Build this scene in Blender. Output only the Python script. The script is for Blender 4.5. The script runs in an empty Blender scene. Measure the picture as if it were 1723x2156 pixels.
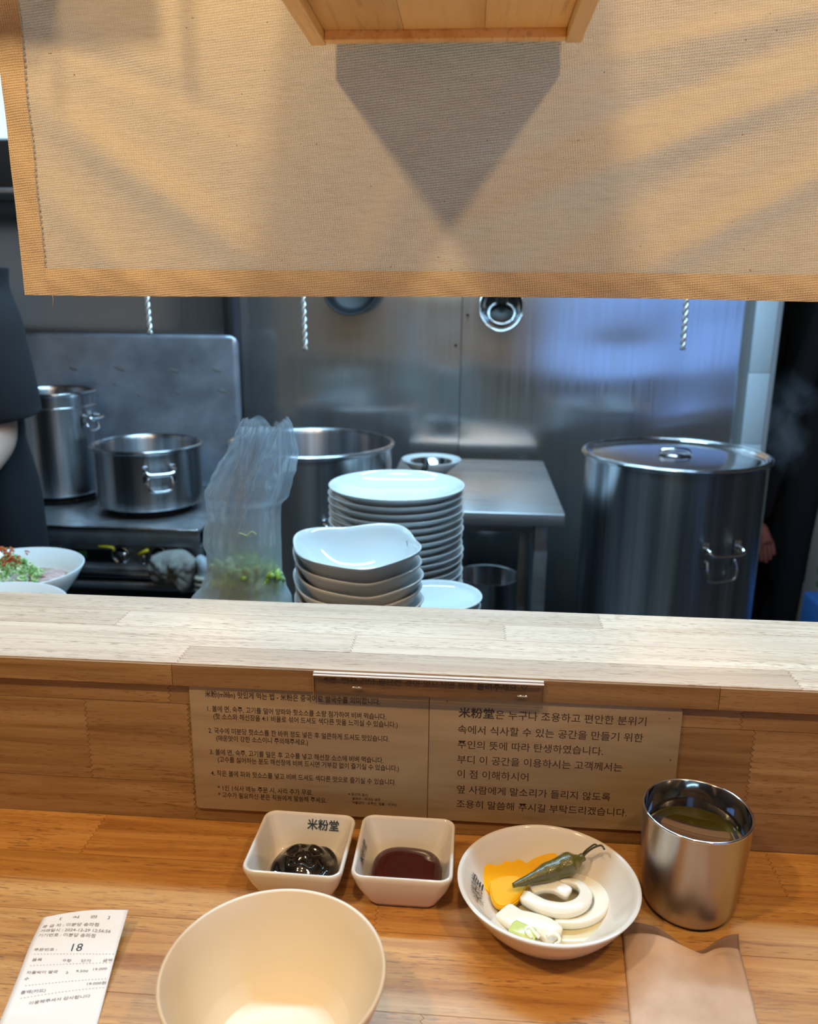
import bpy, bmesh, math, random
from math import sin, cos, pi, radians, atan2, sqrt, exp
from mathutils import Vector, Matrix, noise

random.seed(7)
sc = bpy.context.scene
col = sc.collection

# ------------------------------------------------------------------ camera
# world: X along the dining counter, Y into the kitchen, Z up; counter top z = 0, room floor z = -0.9
FPX, PW, PH = 1724.0, 1723, 2156
yaw, pitch, roll = radians(4.2), radians(15.0), radians(0.58)
CAM = Vector((0, 0, .42))
fwd = Vector((-sin(yaw) * cos(pitch), cos(yaw) * cos(pitch), -sin(pitch)))
rgt = Vector((cos(yaw), sin(yaw), 0)); upv = rgt.cross(fwd)
RR = rgt * cos(roll) + upv * sin(roll); UU = upv * cos(roll) - rgt * sin(roll)
cd = bpy.data.cameras.new('camera'); cam = bpy.data.objects.new('camera', cd); col.objects.link(cam)
cd.sensor_fit = 'HORIZONTAL'; cd.sensor_width = 36; cd.lens = FPX / PW * 36; cd.clip_start = .01
M = Matrix((RR, UU, -fwd)).transposed().to_4x4(); M.translation = CAM
cam.matrix_world = M
cd.dof.use_dof = True; cd.dof.focus_distance = .66; cd.dof.aperture_fstop = 11
sc.camera = cam

def at(px, py, Y=None, Z=None):
    """point of the photograph on the vertical plane Y or the level plane Z"""
    d = fwd + RR * ((px - PW / 2) / FPX) - UU * ((py - PH / 2) / FPX)
    t = (Y - CAM.y) / d.y if Y is not None else (Z - CAM.z) / d.z
    return CAM + d * t

# ------------------------------------------------------------------ world, lamps, exposure
w = bpy.data.worlds.new('world'); sc.world = w; w.use_nodes = True
w.node_tree.nodes['Background'].inputs[0].default_value = (.8, .62, .5, 1)
w.node_tree.nodes['Background'].inputs[1].default_value = .05
sc.view_settings.view_transform = 'Standard'; sc.view_settings.look = 'None'
sc.view_settings.gamma = 1; sc.view_settings.use_curve_mapping = False
sc.view_settings.exposure = 0.0
try:
    sc.cycles.use_denoising = True
    sc.cycles.max_bounces = 10; sc.cycles.transparent_max_bounces = 24
    sc.cycles.sample_clamp_indirect = 4
    sc.cycles.caustics_reflective = False; sc.cycles.caustics_refractive = False
except Exception:
    pass

def lamp(name, kind, loc, energy, color, size=.03, size_y=None, target=None, spread=None):
    l = bpy.data.lights.new(name, kind); l.energy = energy; l.color = color
    if kind == 'AREA':
        l.shape = 'RECTANGLE'; l.size = size; l.size_y = size_y or size
        if spread: l.spread = spread
    else:
        l.shadow_soft_size = size
    o = bpy.data.objects.new(name, l); col.objects.link(o); o.location = loc
    if target is not None:
        o.rotation_euler = (Vector(target) - Vector(loc)).to_track_quat('-Z', 'Y').to_euler()
    return o
WARM = (1, .69, .38)
lamp('dining_lamp_left', 'POINT', (-.51, .0, 1.08), 17, WARM, .030)
lamp('dining_lamp_right', 'POINT', (.44, .0, 1.10), 13.5, WARM, .030)
lamp('dining_lamp_middle', 'POINT', (-.02, -.15, 1.30), 16, WARM, .035)
COOL = (.42, .74, 1)
lamp('kitchen_tube_front', 'AREA', (.05, 1.30, 1.50), 31, COOL, 1.5, .10, target=(.05, 1.30, 0))
lamp('kitchen_tube_rear', 'AREA', (-.25, 2.02, 1.50), 21, COOL, 1.3, .12, target=(-.25, 2.02, 0))
lamp('shopfront_daylight', 'AREA', (1.55, -1.66, .62), 10.5, (.20, .42, 1), 1.85, 1.30, target=(1.55, 0, .62))

# ------------------------------------------------------------------ materials
def mat(name, color, rough=.5, metal=0., spec=.5, **kw):
    m = bpy.data.materials.new(name); m.use_nodes = True
    b = m.node_tree.nodes['Principled BSDF']
    b.inputs['Base Color'].default_value = (*color, 1); b.inputs['Roughness'].default_value = rough
    b.inputs['Metallic'].default_value = metal; b.inputs['Specular IOR Level'].default_value = spec
    for k, v in kw.items():
        b.inputs[k.replace('_', ' ')].default_value = v
    return m
def N(m, t, **props):
    n = m.node_tree.nodes.new(t)
    for k, v in props.items(): setattr(n, k, v)
    return n
def L(m, a, b): m.node_tree.links.new(a, b)
def bsdf(m): return m.node_tree.nodes['Principled BSDF']
def coords(m, scale=(1, 1, 1), kind='Object', per_object=False):
    tc = N(m, 'ShaderNodeTexCoord'); mp = N(m, 'ShaderNodeMapping'); mp.inputs['Scale'].default_value = scale
    src = tc.outputs[kind]
    if per_object:
        oi = N(m, 'ShaderNodeObjectInfo'); mul = N(m, 'ShaderNodeVectorMath', operation='SCALE')
        cb = N(m, 'ShaderNodeCombineXYZ')
        for i in range(3): L(m, oi.outputs['Random'], cb.inputs[i])
        mul.inputs['Scale'].default_value = 13.7; L(m, cb.outputs[0], mul.inputs[0])
        ad = N(m, 'ShaderNodeVectorMath', operation='ADD'); L(m, src, ad.inputs[0]); L(m, mul.outputs[0], ad.inputs[1])
        src = ad.outputs[0]
    L(m, src, mp.inputs['Vector']); return mp.outputs[0]
def tex(m, vec, scale, detail=4, rough=.55, dist=0.):
    n = N(m, 'ShaderNodeTexNoise'); n.inputs['Scale'].default_value = scale; n.inputs['Detail'].default_value = detail
    n.inputs['Roughness'].default_value = rough; n.inputs['Distortion'].default_value = dist
    L(m, vec, n.inputs['Vector']); return n.outputs['Fac']
def ramp(m, fac, stops):
    r = N(m, 'ShaderNodeValToRGB'); e = r.color_ramp.elements
    while len(e) < len(stops): e.new(.5)
    for s, (p, c) in zip(e, stops):
        s.position = p; s.color = (*c, 1) if len(c) == 3 else c
    L(m, fac, r.inputs[0]); return r.outputs[0]
def mixc(m, fac, a, b, mode='MIX'):
    n = N(m, 'ShaderNodeMix', data_type='RGBA', blend_type=mode)
    for s, v in ((n.inputs[0], fac), (n.inputs[6], a), (n.inputs[7], b)):
        if hasattr(v, 'links') or hasattr(v, 'is_linked'): L(m, v, s)
        else: s.default_value = v if not isinstance(v, tuple) else (*v, 1)
    return n.outputs[2]
def bump(m, h, strength, dist=.001):
    n = N(m, 'ShaderNodeBump'); n.inputs['Strength'].default_value = strength; n.inputs['Distance'].default_value = dist
    L(m, h, n.inputs['Height']); L(m, n.outputs[0], bsdf(m).inputs['Normal']); return n

def wood(name, light, mid, dark, grain=(4.5, 95, 95), pore=(95, 1000, 1000), rough=.42, pore_col=(.18, .075, .025), porestr=.75, coat=.0):
    m = mat(name, mid, rough); b = bsdf(m)
    v = coords(m, grain, per_object=True)
    g = tex(m, v, 1.0, 7, .62, .9)
    c = ramp(m, g, [(.30, dark), (.50, mid), (.72, light)])
    v3 = coords(m, tuple(x * .16 for x in grain), per_object=True)
    big = ramp(m, tex(m, v3, 1.0, 2, .5, .4), [(.3, (.82, .78, .74)), (.7, (1.1, 1.1, 1.1))])
    c = mixc(m, 1.0, c, big, 'MULTIPLY')
    oi = N(m, 'ShaderNodeObjectInfo')
    tone = ramp(m, oi.outputs['Random'], [(0, (.88, .82, .76)), (.5, (1, .98, .96)), (1, (1.10, 1.08, 1.05))])
    c = mixc(m, 1.0, c, tone, 'MULTIPLY')
    v2 = coords(m, pore, per_object=True)
    p = tex(m, v2, 1.0, 2, .5, .0)
    dens = tex(m, coords(m, tuple(x * .07 for x in pore), per_object=True), 1.0, 2, .5, .5)
    pm = ramp(m, p, [(.56, (0, 0, 0)), (.65, (porestr,) * 3)])
    dm = ramp(m, dens, [(.36, (.15, .15, .15)), (.62, (1, 1, 1))])
    mm = mixc(m, 1.0, pm, dm, 'MULTIPLY')
    c = mixc(m, mm, c, pore_col)
    L(m, c, b.inputs['Base Color'])
    bump(m, g, .12, .0005)
    if coat: b.inputs['Coat Weight'].default_value = coat; b.inputs['Coat Roughness'].default_value = .3
    return m
M_top = wood('lacquered_rubberwood', (.66, .38, .125), (.54, .27, .072), (.36, .15, .035), coat=.12)
M_ledge = wood('pale_rubberwood', (.84, .71, .57), (.76, .61, .47), (.62, .46, .33), rough=.5, pore_col=(.30, .16, .08))
M_back = wood('rubberwood_backboard', (.42, .285, .140), (.33, .205, .088), (.22, .118, .042), rough=.5)
M_ply = wood('sign_plywood', (.40, .32, .205), (.35, .27, .165), (.28, .20, .115), grain=(5, 38, 38), pore=(30, 300, 300), rough=.45, pore_col=(.3, .2, .1), porestr=.2)
M_pine = wood('varnished_pine', (1, .76, .38), (.95, .67, .28), (.80, .48, .16), grain=(34, 2.2, 34), pore=(300, 20, 300), rough=.38, porestr=.3)
M_print = mat('dark_printing', (.05, .025, .015), .6)
M_blackprint = mat('black_printing', (.018, .014, .012), .6)
M_glazeprint = mat('blue_black_glaze_print', (.035, .05, .065), .3)
M_paperprint = mat('grey_thermal_print', (.22, .20, .22), .8)
M_whiteglaze = mat('white_glaze', (.76, .71, .64), .12, Coat_Weight=.3)
M_creamglaze = mat('cream_glaze', (.84, .76, .62), .34)
M_paper = mat('thermal_paper', (.86, .83, .80), .75)
M_rubber = mat('black_rubber', (.012, .012, .013), .5)
M_black = mat('black_enamel', (.015, .016, .018), .35)
M_dark = mat('soot_dark', (.02, .021, .023), .7)
M_yellow = mat('yellow_plastic', (.85, .66, .03), .4)
M_white = mat('white_plastic', (.75, .78, .8), .4)
M_green = mat('green_label', (.10, .42, .18), .5)
def clear(name, tint, glossf, rough=.03, body=0., bodycol=(1, 1, 1)):
    m = bpy.data.materials.new(name); m.use_nodes = True; nt = m.node_tree; nt.nodes.clear()
    out = N(m, 'ShaderNodeOutputMaterial'); tr = N(m, 'ShaderNodeBsdfTransparent'); tr.inputs[0].default_value = (*tint, 1)
    gl = N(m, 'ShaderNodeBsdfGlossy'); gl.inputs['Roughness'].default_value = rough
    fr = N(m, 'ShaderNodeFresnel'); fr.inputs[0].default_value = glossf
    df = N(m, 'ShaderNodeBsdfDiffuse'); df.inputs[0].default_value = (*bodycol, 1)
    a = N(m, 'ShaderNodeMixShader'); a.inputs[0].default_value = body; L(m, tr.outputs[0], a.inputs[1]); L(m, df.outputs[0], a.inputs[2])
    b = N(m, 'ShaderNodeMixShader'); L(m, fr.outputs[0], b.inputs[0]); L(m, a.outputs[0], b.inputs[1]); L(m, gl.outputs[0], b.inputs[2])
    L(m, b.outputs[0], out.inputs[0]); return m
M_acryl = clear('clear_acrylic', (.93, .90, .86), 1.1, .10, .03, (.6, .5, .4))
M_acryl_edge = mat('frosted_acrylic_edge', (.85, .78, .74), .35)
M_skin = mat('skin', (.72, .48, .38), .5, Subsurface_Weight=.1)
M_hair = mat('black_hair', (.01, .009, .008), .5)
M_shirt = mat('black_cotton', (.011, .012, .017), .85)
M_apron = mat('black_apron_cloth', (.005, .005, .007), .9)
M_navy = mat('dark_navy_cloth', (.004, .0045, .007), .95)

def steel(name, color, rough, stretch=None, bumpstr=.05, aniso=0., met=1.0):
    m = mat(name, color, rough, met); b = bsdf(m)
    if aniso:
        tg = N(m, 'ShaderNodeTangent', direction_type='RADIAL', axis='Z'); b.inputs['Anisotropic'].default_value = aniso; b.inputs['Anisotropic Rotation'].default_value = .25
        L(m, tg.outputs[0], b.inputs['Tangent'])
    if stretch:
        v = coords(m, stretch); n = tex(m, v, 1, 3, .6)
        r = ramp(m, n, [(.3, (rough * .75,) * 3), (.7, (min(1, rough * 1.35),) * 3)])
        L(m, r, b.inputs['Roughness']); bump(m, n, bumpstr, .0004)
    return m
M_steelwall = steel('wavy_sheet_steel', (.62, .63, .64), .15, (300, 3, 3), .01, 0, .9)
M_steelguard = steel('greasy_sheet_steel', (.46, .49, .53), .30, (6, 6, 6), .02, 0, .62)
# cloudy grease stains on the guard behind the stove
_v = coords(M_steelguard, (7, 7, 9)); _n = tex(M_steelguard, _v, 1, 5, .6)
L(M_steelguard, ramp(M_steelguard, _n, [(.35, (.30, .34, .41)), (.65, (.48, .56, .68))]), bsdf(M_steelguard).inputs['Base Color'])
M_pot = steel('brushed_pot_steel', (.58, .60, .63), .28, None, .0, .8, .98)
_n = tex(M_pot, coords(M_pot, (26, 26, .8)), 1, 3, .6); L(M_pot, ramp(M_pot, _n, [(.32, (.34, .35, .37)), (.5, (.56, .58, .61)), (.66, (.80, .83, .88))]), bsdf(M_pot).inputs['Base Color'])
M_pot_bright = steel('polished_steel', (.72, .73, .75), .12)
M_cup = steel('satin_cup_steel', (.48, .45, .43), .30, None, 0, .7)
M_cup_in = steel('polished_cup_lining', (.46, .45, .44), .09)
M_tabletop = steel('worn_steel_tabletop', (.55, .55, .56), .32, (4, 160, 4), .01, 0, .85)
M_stove = steel('dull_stove_steel', (.36, .37, .39), .38, (30, 30, 30), .05, 0, .8)

# canvas: woven, lets the light of the room behind through
M_canvas = mat('undyed_canvas', (.78, .69, .56), .9)
def canvas(m, trans, tint=(1, 1, 1)):
    nt = m.node_tree; b = bsdf(m)
    v = coords(m)
    def wave(d, rot):
        mp = N(m, 'ShaderNodeMapping'); mp.inputs['Rotation'].default_value = (0, rot, 0); L(m, v, mp.inputs[0])
        wv = N(m, 'ShaderNodeTexWave', wave_type='BANDS', bands_direction=d, wave_profile='SIN')
        wv.inputs['Scale'].default_value = 190; wv.inputs['Distortion'].default_value = .6; wv.inputs['Detail'].default_value = 1
        wv.inputs['Detail Scale'].default_value = 3
        L(m, mp.outputs[0], wv.inputs['Vector']); return wv.outputs['Fac']
    a = wave('X', radians(6)); c = wave('Z', radians(6))
    mx = N(m, 'ShaderNodeMath', operation='MAXIMUM'); L(m, a, mx.inputs[0]); L(m, c, mx.inputs[1])
    sl = tex(m, coords(m, (60, 60, 420)), 1, 3, .6)
    ad = N(m, 'ShaderNodeMath', operation='MULTIPLY_ADD'); L(m, sl, ad.inputs[0]); ad.inputs[1].default_value = .8; L(m, mx.outputs[0], ad.inputs[2])
    bp = bump(m, ad.outputs[0], .85, .0006)
    base = ramp(m, sl, [(.25, (.76, .65, .46)), (.5, (.83, .72, .52)), (.8, (.88, .78, .58))])
    fleck = ramp(m, tex(m, coords(m, (330, 330, 330)), 1, 1), [(.785, (1, 1, 1)), (.81, (.5, .4, .3))])
    base = mixc(m, 1., base, fleck, 'MULTIPLY')
    base = mixc(m, 1., base, tint, 'MULTIPLY')
    L(m, base, b.inputs['Base Color'])
    tr = N(m, 'ShaderNodeBsdfTranslucent'); L(m, base, tr.inputs[0]); L(m, bp.outputs[0], tr.inputs['Normal'])
    mix = N(m, 'ShaderNodeMixShader'); mix.inputs[0].default_value = trans
    L(m, b.outputs[0], mix.inputs[1]); L(m, tr.outputs[0], mix.inputs[2])
    L(m, mix.outputs[0], nt.nodes['Material Output'].inputs[0])
canvas(M_canvas, .13)
M_hem = mat('doubled_canvas_hem', (.78, .66, .5), .9); canvas(M_hem, .02, (.96, .87, .74))

# ------------------------------------------------------------------ object helpers
def base_of(p):
    q = Vector((0, 0, 0))
    return p.get('_base', None)
BASE = {}
def link(name, me, m, parent=None, local=False, smooth=True, kind=None, label=None):
    me.name = name
    o = bpy.data.objects.new(name, me); col.objects.link(o)
    if m is not None and not me.materials: me.materials.append(m)
    if smooth: me.polygons.foreach_set('use_smooth', [True] * len(me.polygons))
    if parent is not None:
        o.parent = parent
        if not local and parent.name in BASE:
            o.matrix_parent_inverse = Matrix.Translation(-BASE[parent.name])
    if kind: o['kind'] = kind
    if label: o['label'] = label
    return o
def bmo(name, bm, m, parent=None, **kw):
    me = bpy.data.meshes.new(name); bmesh.ops.recalc_face_normals(bm, faces=bm.faces[:]); bm.to_mesh(me); bm.free()
    return link(name, me, m, parent, **kw)
def pyo(name, vs, fs, m, parent=None, **kw):
    me = bpy.data.meshes.new(name); me.from_pydata([tuple(v) for v in vs], [], fs); me.update()
    bm = bmesh.new(); bm.from_mesh(me); bmesh.ops.recalc_face_normals(bm, faces=bm.faces[:]); bm.to_mesh(me); bm.free()
    return link(name, me, m, parent, **kw)
def tag(o, label, cat, group=None, kind=None):
    o['label'] = label; o['category'] = cat
    if group: o['group'] = group
    if kind: o['kind'] = kind
    return o
def thing(name, label, cat, loc=(0, 0, 0), group=None):
    o = bpy.data.objects.new(name, None); col.objects.link(o); o.location = loc; o.empty_display_size = .02
    BASE[o.name] = Vector(loc); return tag(o, label, cat, group)
def sharp(o, ang=35):
    me = o.data
    me.polygons.foreach_set('use_smooth', [True] * len(me.polygons))
    bm = bmesh.new(); bm.from_mesh(me)
    for e in bm.edges:
        e.smooth = not (len(e.link_faces) == 2 and e.calc_face_angle(0) > radians(ang))
    bm.to_mesh(me); bm.free(); return o

def box_bm(x0, x1, y0, y1, z0, z1, bev=.001, bm=None, seg=2):
    b = bmesh.new()
    r = bmesh.ops.create_cube(b, size=1)
    for v in b.verts:
        v.co = Vector(((x0 + x1) / 2 + v.co.x * (x1 - x0), (y0 + y1) / 2 + v.co.y * (y1 - y0), (z0 + z1) / 2 + v.co.z * (z1 - z0)))
    if bev: bmesh.ops.bevel(b, geom=b.edges[:], offset=bev, segments=seg, affect='EDGES', profile=.5)
    if bm is not None:
        me = bpy.data.meshes.new('t'); b.to_mesh(me); b.free(); bm.from_mesh(me); bpy.data.meshes.remove(me); return bm
    return b
def boxo(name, x0, x1, y0, y1, z0, z1, m, parent=None, bev=.001, **kw):
    o = bmo(name, box_bm(x0, x1, y0, y1, z0, z1, bev), m, parent, **kw); sharp(o, 50); return o
def lathe_bm(prof, seg=64, c=(0, 0, 0), bm=None, ell=(1, 1), close=False):
    bm = bm or bmesh.new(); rings = []
    for r, z in prof:
        if r < 1e-5: rings.append([bm.verts.new((c[0], c[1], c[2] + z))])
        else: rings.append([bm.verts.new((c[0] + r * ell[0] * cos(2 * pi * i / seg), c[1] + r * ell[1] * sin(2 * pi * i / seg), c[2] + z)) for i in range(seg)])
    pairs = list(zip(rings, rings[1:]))
    if close: pairs.append((rings[-1], rings[0]))
    for a, b in pairs:
        for i in range(seg):
            j = (i + 1) % seg
            if len(a) == 1 and len(b) == 1: continue
            if len(a) == 1: bm.faces.new((a[0], b[i], b[j]))
            elif len(b) == 1: bm.faces.new((a[i], a[j], b[0]))
            else: bm.faces.new((a[i], a[j], b[j], b[i]))
    return bm
def tube_bm(pts, r, seg=10, bm=None, closed=False, caps=True):
    bm = bm or bmesh.new(); pts = [Vector(p) for p in pts]; n = len(pts)
    rad = r if isinstance(r, (list, tuple)) else [r] * n
    rings = []; up = None
    for i, p in enumerate(pts):
        a = pts[(i - 1) % n] if (i > 0 or closed) else p; b = pts[(i + 1) % n] if (i < n - 1 or closed) else p
        t = (b - a).normalized()
        if up is None:
            up = Vector((0, 0, 1)) if abs(t.z) < .9 else Vector((1, 0, 0))
        u = (up - t * up.dot(t)).normalized(); v = t.cross(u); up = u
        rings.append([bm.verts.new(p + (u * cos(2 * pi * k / seg) + v * sin(2 * pi * k / seg)) * rad[i]) for k in range(seg)])
    for i in range(n - 1 + (1 if closed else 0)):
        a, b = rings[i], rings[(i + 1) % n]
        for k in range(seg): bm.faces.new((a[k], a[(k + 1) % seg], b[(k + 1) % seg], b[k]))
    if caps and not closed:
        bm.faces.new(rings[0]); bm.faces.new(rings[-1])
    return bm
def smooth_path(pts, sub=6):
    pts = [Vector(p) for p in pts]; out = []
    for i in range(len(pts) - 1):
        p0 = pts[max(0, i - 1)]; p1 = pts[i]; p2 = pts[i + 1]; p3 = pts[min(len(pts) - 1, i + 2)]
        for k in range(sub):
            t = k / sub
            out.append(.5 * ((2 * p1) + (p2 - p0) * t + (2 * p0 - 5 * p1 + 4 * p2 - p3) * t * t + (3 * p1 - p0 - 3 * p2 + p3) * t ** 3))
    out.append(pts[-1]); return out

# lettering: glyph outlines filled and laid onto a surface by a mapping (s along 0..1, t up, in line heights)
_cache = {}
def glyphs(text, bold=0.):
    k = (text, bold)
    if k not in _cache:
        c = bpy.data.curves.new('txt', 'FONT'); c.body = text; c.offset = bold; c.resolution_u = 2
        o = bpy.data.objects.new('txt', c); col.objects.link(o)
        bpy.context.view_layer.update()
        me = bpy.data.meshes.new_from_object(o.evaluated_get(bpy.context.evaluated_depsgraph_get()))
        vs = [v.co.copy() for v in me.vertices]; fs = [tuple(p.vertices) for p in me.polygons]
        bpy.data.objects.remove(o); bpy.data.curves.remove(c); bpy.data.meshes.remove(me)
        x0 = min(v.x for v in vs); x1 = max(v.x for v in vs)
        _cache[k] = ([((v.x - x0) / (x1 - x0), v.y) for v in vs], fs, x1 - x0)
    return _cache[k]
def lettering(name, text, mapf, m, parent, bold=0., **kw):
    vs, fs, wd = glyphs(text, bold)
    me = bpy.data.meshes.new(name); me.from_pydata([tuple(mapf(s, t)) for s, t in vs], [], fs); me.update()
    return link(name, me, m, parent, smooth=False, **kw)

# ------------------------------------------------------------------ the setting
def struct(o): o['kind'] = 'structure'; return o
M_floor = mat('grey_floor_tile', (.05, .05, .055), .45)
M_paint = mat('warm_grey_paint', (.30, .25, .20), .8)
M_ceil = mat('white_ceiling_paint', (.32, .32, .31), .8)
M_kside = mat('kitchen_side_paint', (.30, .31, .32), .5)
struct(boxo('floor', -2.4, 3.2, -1.9, 4.2, -.95, -.9, M_floor, bev=0))
struct(boxo('ceiling', -2.4, 3.2, -1.9, 4.2, 1.62, 1.70, M_ceil, bev=0))
struct(boxo('wall_left', -2.4, -2.3, -1.9, 4.2, -.9, 1.62, M_kside, bev=0))
struct(boxo('wall_right', 3.1, 3.2, -1.9, 4.2, -.9, 1.62, M_paint, bev=0))
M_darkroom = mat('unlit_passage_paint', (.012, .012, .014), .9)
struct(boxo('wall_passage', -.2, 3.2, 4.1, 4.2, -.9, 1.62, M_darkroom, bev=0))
# shopfront wall behind the diner, with the glazed opening the daylight comes through
bm = box_bm(-2.4, .6, -1.75, -1.62, -.9, 1.62, 0)
box_bm(2.5, 3.2, -1.75, -1.62, -.9, 1.62, 0, bm); box_bm(.6, 2.5, -1.75, -1.62, -.9, -.05, 0, bm); box_bm(.6, 2.5, -1.75, -1.62, 1.3, 1.62, 0, bm)
struct(bmo('wall_front', bm, M_paint, smooth=False))
bm = bmesh.new()
for x in (.6, 1.52, 2.44): box_bm(x, x + .06, -1.70, -1.64, -.05, 1.3, .004, bm)
for z in (-.05, 1.24): box_bm(.66, 2.44, -1.70, -1.64, z, z + .06, .004, bm)
struct(bmo('window_1', bm, mat('dark_window_frame', (.05, .045, .04), .4), smooth=False))

# kitchen back wall: backing and three wavy steel sheets with rivets
wb = struct(boxo('wall_back', -2.3, .93, 2.80, 2.90, -.9, 1.62, M_kside, bev=0))
def sheet(x0, x1, z0, z1, yb, ds, nx, nz, m):
    vs = []; fs = []
    for j in range(nz + 1):
        for i in range(nx + 1):
            x = x0 + (x1 - x0) * i / nx; z = z0 + (z1 - z0) * j / nz
            vs.append((x, yb + ds(x, z), z))
    for j in range(nz):
        for i in range(nx):
            a = j * (nx + 1) + i; fs.append((a, a + 1, a + nx + 2, a + nx + 1))
    return vs, fs
_SL = []
def _slope(z):
    if z > .36: return 0.
    if z > .06: return .062 * (.36 - z) / .30
    if z > .00: return .062 - .090 * (.06 - z) / .06
    if z > -.12: return -.028 + .028 * (-z) / .12
    return 0.
_acc = 0.; _tab = {}
for _i in range(120, -80, -1):
    _tab[_i] = _acc; _acc -= _slope(_i * .005) * .005
def lean(z):
    if z >= .6: return 0.
    k = max(-78.9, z / .005); i = math.floor(k); return _tab[i] + (_tab.get(i + 1, 0) - _tab[i]) * (k - i)
def sst(a, b, x): t = min(1, max(0, (x - a) / (b - a))); return t * t * (3 - 2 * t)
def warp(x, z):
    amp = .25 + .75 * sst(-.35, .25, x) - .25 * sst(.70, .88, x)
    zz = z + .045 * sin(x * 3.2 + .6) * sst(-.3, .3, x) + .02 * noise.noise(Vector((x * 3, z * 3, 5)))
    return lean(zz) * amp
def wav_mid(x, z):
    return warp(x, z) + .0007 * sin(z * 26 + 1.0 * sin(x * 2.3 + .5)) + .0008 * noise.noise(Vector((x * 1.5, z * 6, 2.2)))
def wav_right(x, z):
    d = warp(x, z) + .0006 * sin(z * 24 + 1.2 * sin(x * 3.1 + .5)) + .0012 * noise.noise(Vector((x * 3.0, z * 7, 7.2)))
    return d + .0022 * exp(-((x - .50) / .16) ** 2 - ((z - .24) / .06) ** 2)
M_rivet = mat('dark_rivet', (.02, .02, .02), .4, 1)
for nm, x0, x1, fn, lab, rv in (('left', -2.29, -.80, wav_mid, None, ()), ('mid', -.788, -.037, wav_mid, None, ((960, 727),)), ('right', -.034, .885, wav_right, None, ((985, 663), (1588, 660)))):
    vs, fs = sheet(x0, x1, -.9, 1.6, 2.765 if nm != 'right' else 2.762, fn, 90, 160, None)
    s = pyo('steel_sheet', vs, fs, M_steelwall, wb)
    for px, py in rv:
        p = at(px, py, Y=2.752)
        r = bmo('rivet', lathe_bm([(0, -.004), (.0035, -.004), (.005, -.001), (.004, .003)], 12), M_rivet, s)
        for v in r.data.vertices: v.co = Vector((p.x + v.co.x, p.y + v.co.z + .002, p.z + v.co.y))
# corner post between left sheet and mid sheet
struct(boxo('trim_1', -.803, -.775, 2.66, 2.80, -.9, 1.6, M_black, bev=.003))
# white tiled wall end at the right of the steel
t2 = struct(boxo('wall_end', .883, .955, 2.712, 4.1, -.9, 1.62, mat('wall_end_backing', (.3, .33, .35), .6), bev=0))
M_tile = mat('white_wall_tile', (.56, .72, .84), .3)
zt = at(1580, 935, Y=2.7).z; ht = at(1590, 785, Y=2.7).z - zt
for k in range(12):
    if zt + (k - 3) * ht < -.88: continue
    z0 = zt + (k - 4) * ht
    boxo('tile', .881, .946, 2.700, 2.714, max(z0, -.9), min(z0 + ht - .001, 1.6), M_tile, t2, bev=.001)
boxo('corner_strip', .9475, .962, 2.702, 2.72, -.9, 1.6, mat('grey_corner_strip', (.33, .38, .42), .5), t2, bev=.001)

# ------------------------------------------------------------------ wooden boards with finger joints
def stave(name, parent, m, u0, u1, v0, v1, n0, n1, plane, phase=0, amp=.0024, pitch_=.0048, z0=True, z1=True):
    """a board u0..u1 along X, v0..v1 across, n0..n1 thick; ends cut as finger joints"""
    g = .00022
    k = max(2, int(round((v1 - v0) / pitch_)))
    def side(u, zig):
        pts = []
        for i in range(2 * k + 1):
            v = v0 + g + (v1 - v0 - 2 * g) * i / (2 * k)
            pts.append((u + (amp * (1 if i % 2 else -1) * .5 if zig else 0), v))
        return pts
    lo = side(u0 + g, z0); hi = side(u1 - g, z1)
    outline = lo + hi[::-1]
    def P(u, v, n):
        return (u, v, n) if plane == 'top' else (u, n, v)
    bm = bmesh.new()
    a = [bm.verts.new(P(u, v, n0)) for u, v in outline]; b = [bm.verts.new(P(u, v, n1)) for u, v in outline]
    nn = len(outline)
    for i in range(nn): bm.faces.new((a[i], a[(i + 1) % nn], b[(i + 1) % nn], b[i]))
    h = 2 * k + 1
    for ring in (a, b):
        for i in range(h - 1):
            bm.faces.new((ring[i], ring[i + 1], ring[nn - 2 - i], ring[nn - 1 - i]))
    return bmo(name, bm, m, parent, smooth=False)
def rows(name, parent, m, edges, joints, n0, n1, plane, X0, X1):
    for r, (v0, v1) in enumerate(zip(edges, edges[1:])):
        js = [X0] + joints[r] + [X1]
        for i, (a, b) in enumerate(zip(js, js[1:])):
            stave(name, parent, m, a, b, v0, v1, n0, n1, plane, z0=i > 0, z1=i < len(js) - 2)
def jx(px, py, Z=None, Y=None): return at(px, py, Z=Z, Y=Y).x

dc = thing('dining_counter', 'lacquered orange-brown rubberwood dining counter carrying the dishes', 'counter', (0, .3, -.9))
edges = [-.06, .01, .075, .14, .205, .270, .335, .398, .4615, .5205, .5700]
jo = []
rj = random.Random(3)
for r in range(len(edges) - 1):
    x = -1.0 + rj.uniform(.1, .5); l = []
    while x < .9: l.append(x); x += rj.uniform(.32, .62)
    jo.append(l)
jo[8] = [-.62, -.055, .48]; jo[7] = [-.49, -.070, .30]; jo[9] = [-.75, -.29, .24, .71]
rows('stave', dc, M_top, edges, jo, -.03, 0, 'top', -1.1, 1.1)
boxo('front_apron', -1.1, 1.1, .03, .05, -.14, -.0305, M_back, dc)
for x in (-1.02, 1.0): boxo('leg', x - .03, x + .03, .06, .12, -.9, -.0305, M_back, dc, bev=.003)

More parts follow.
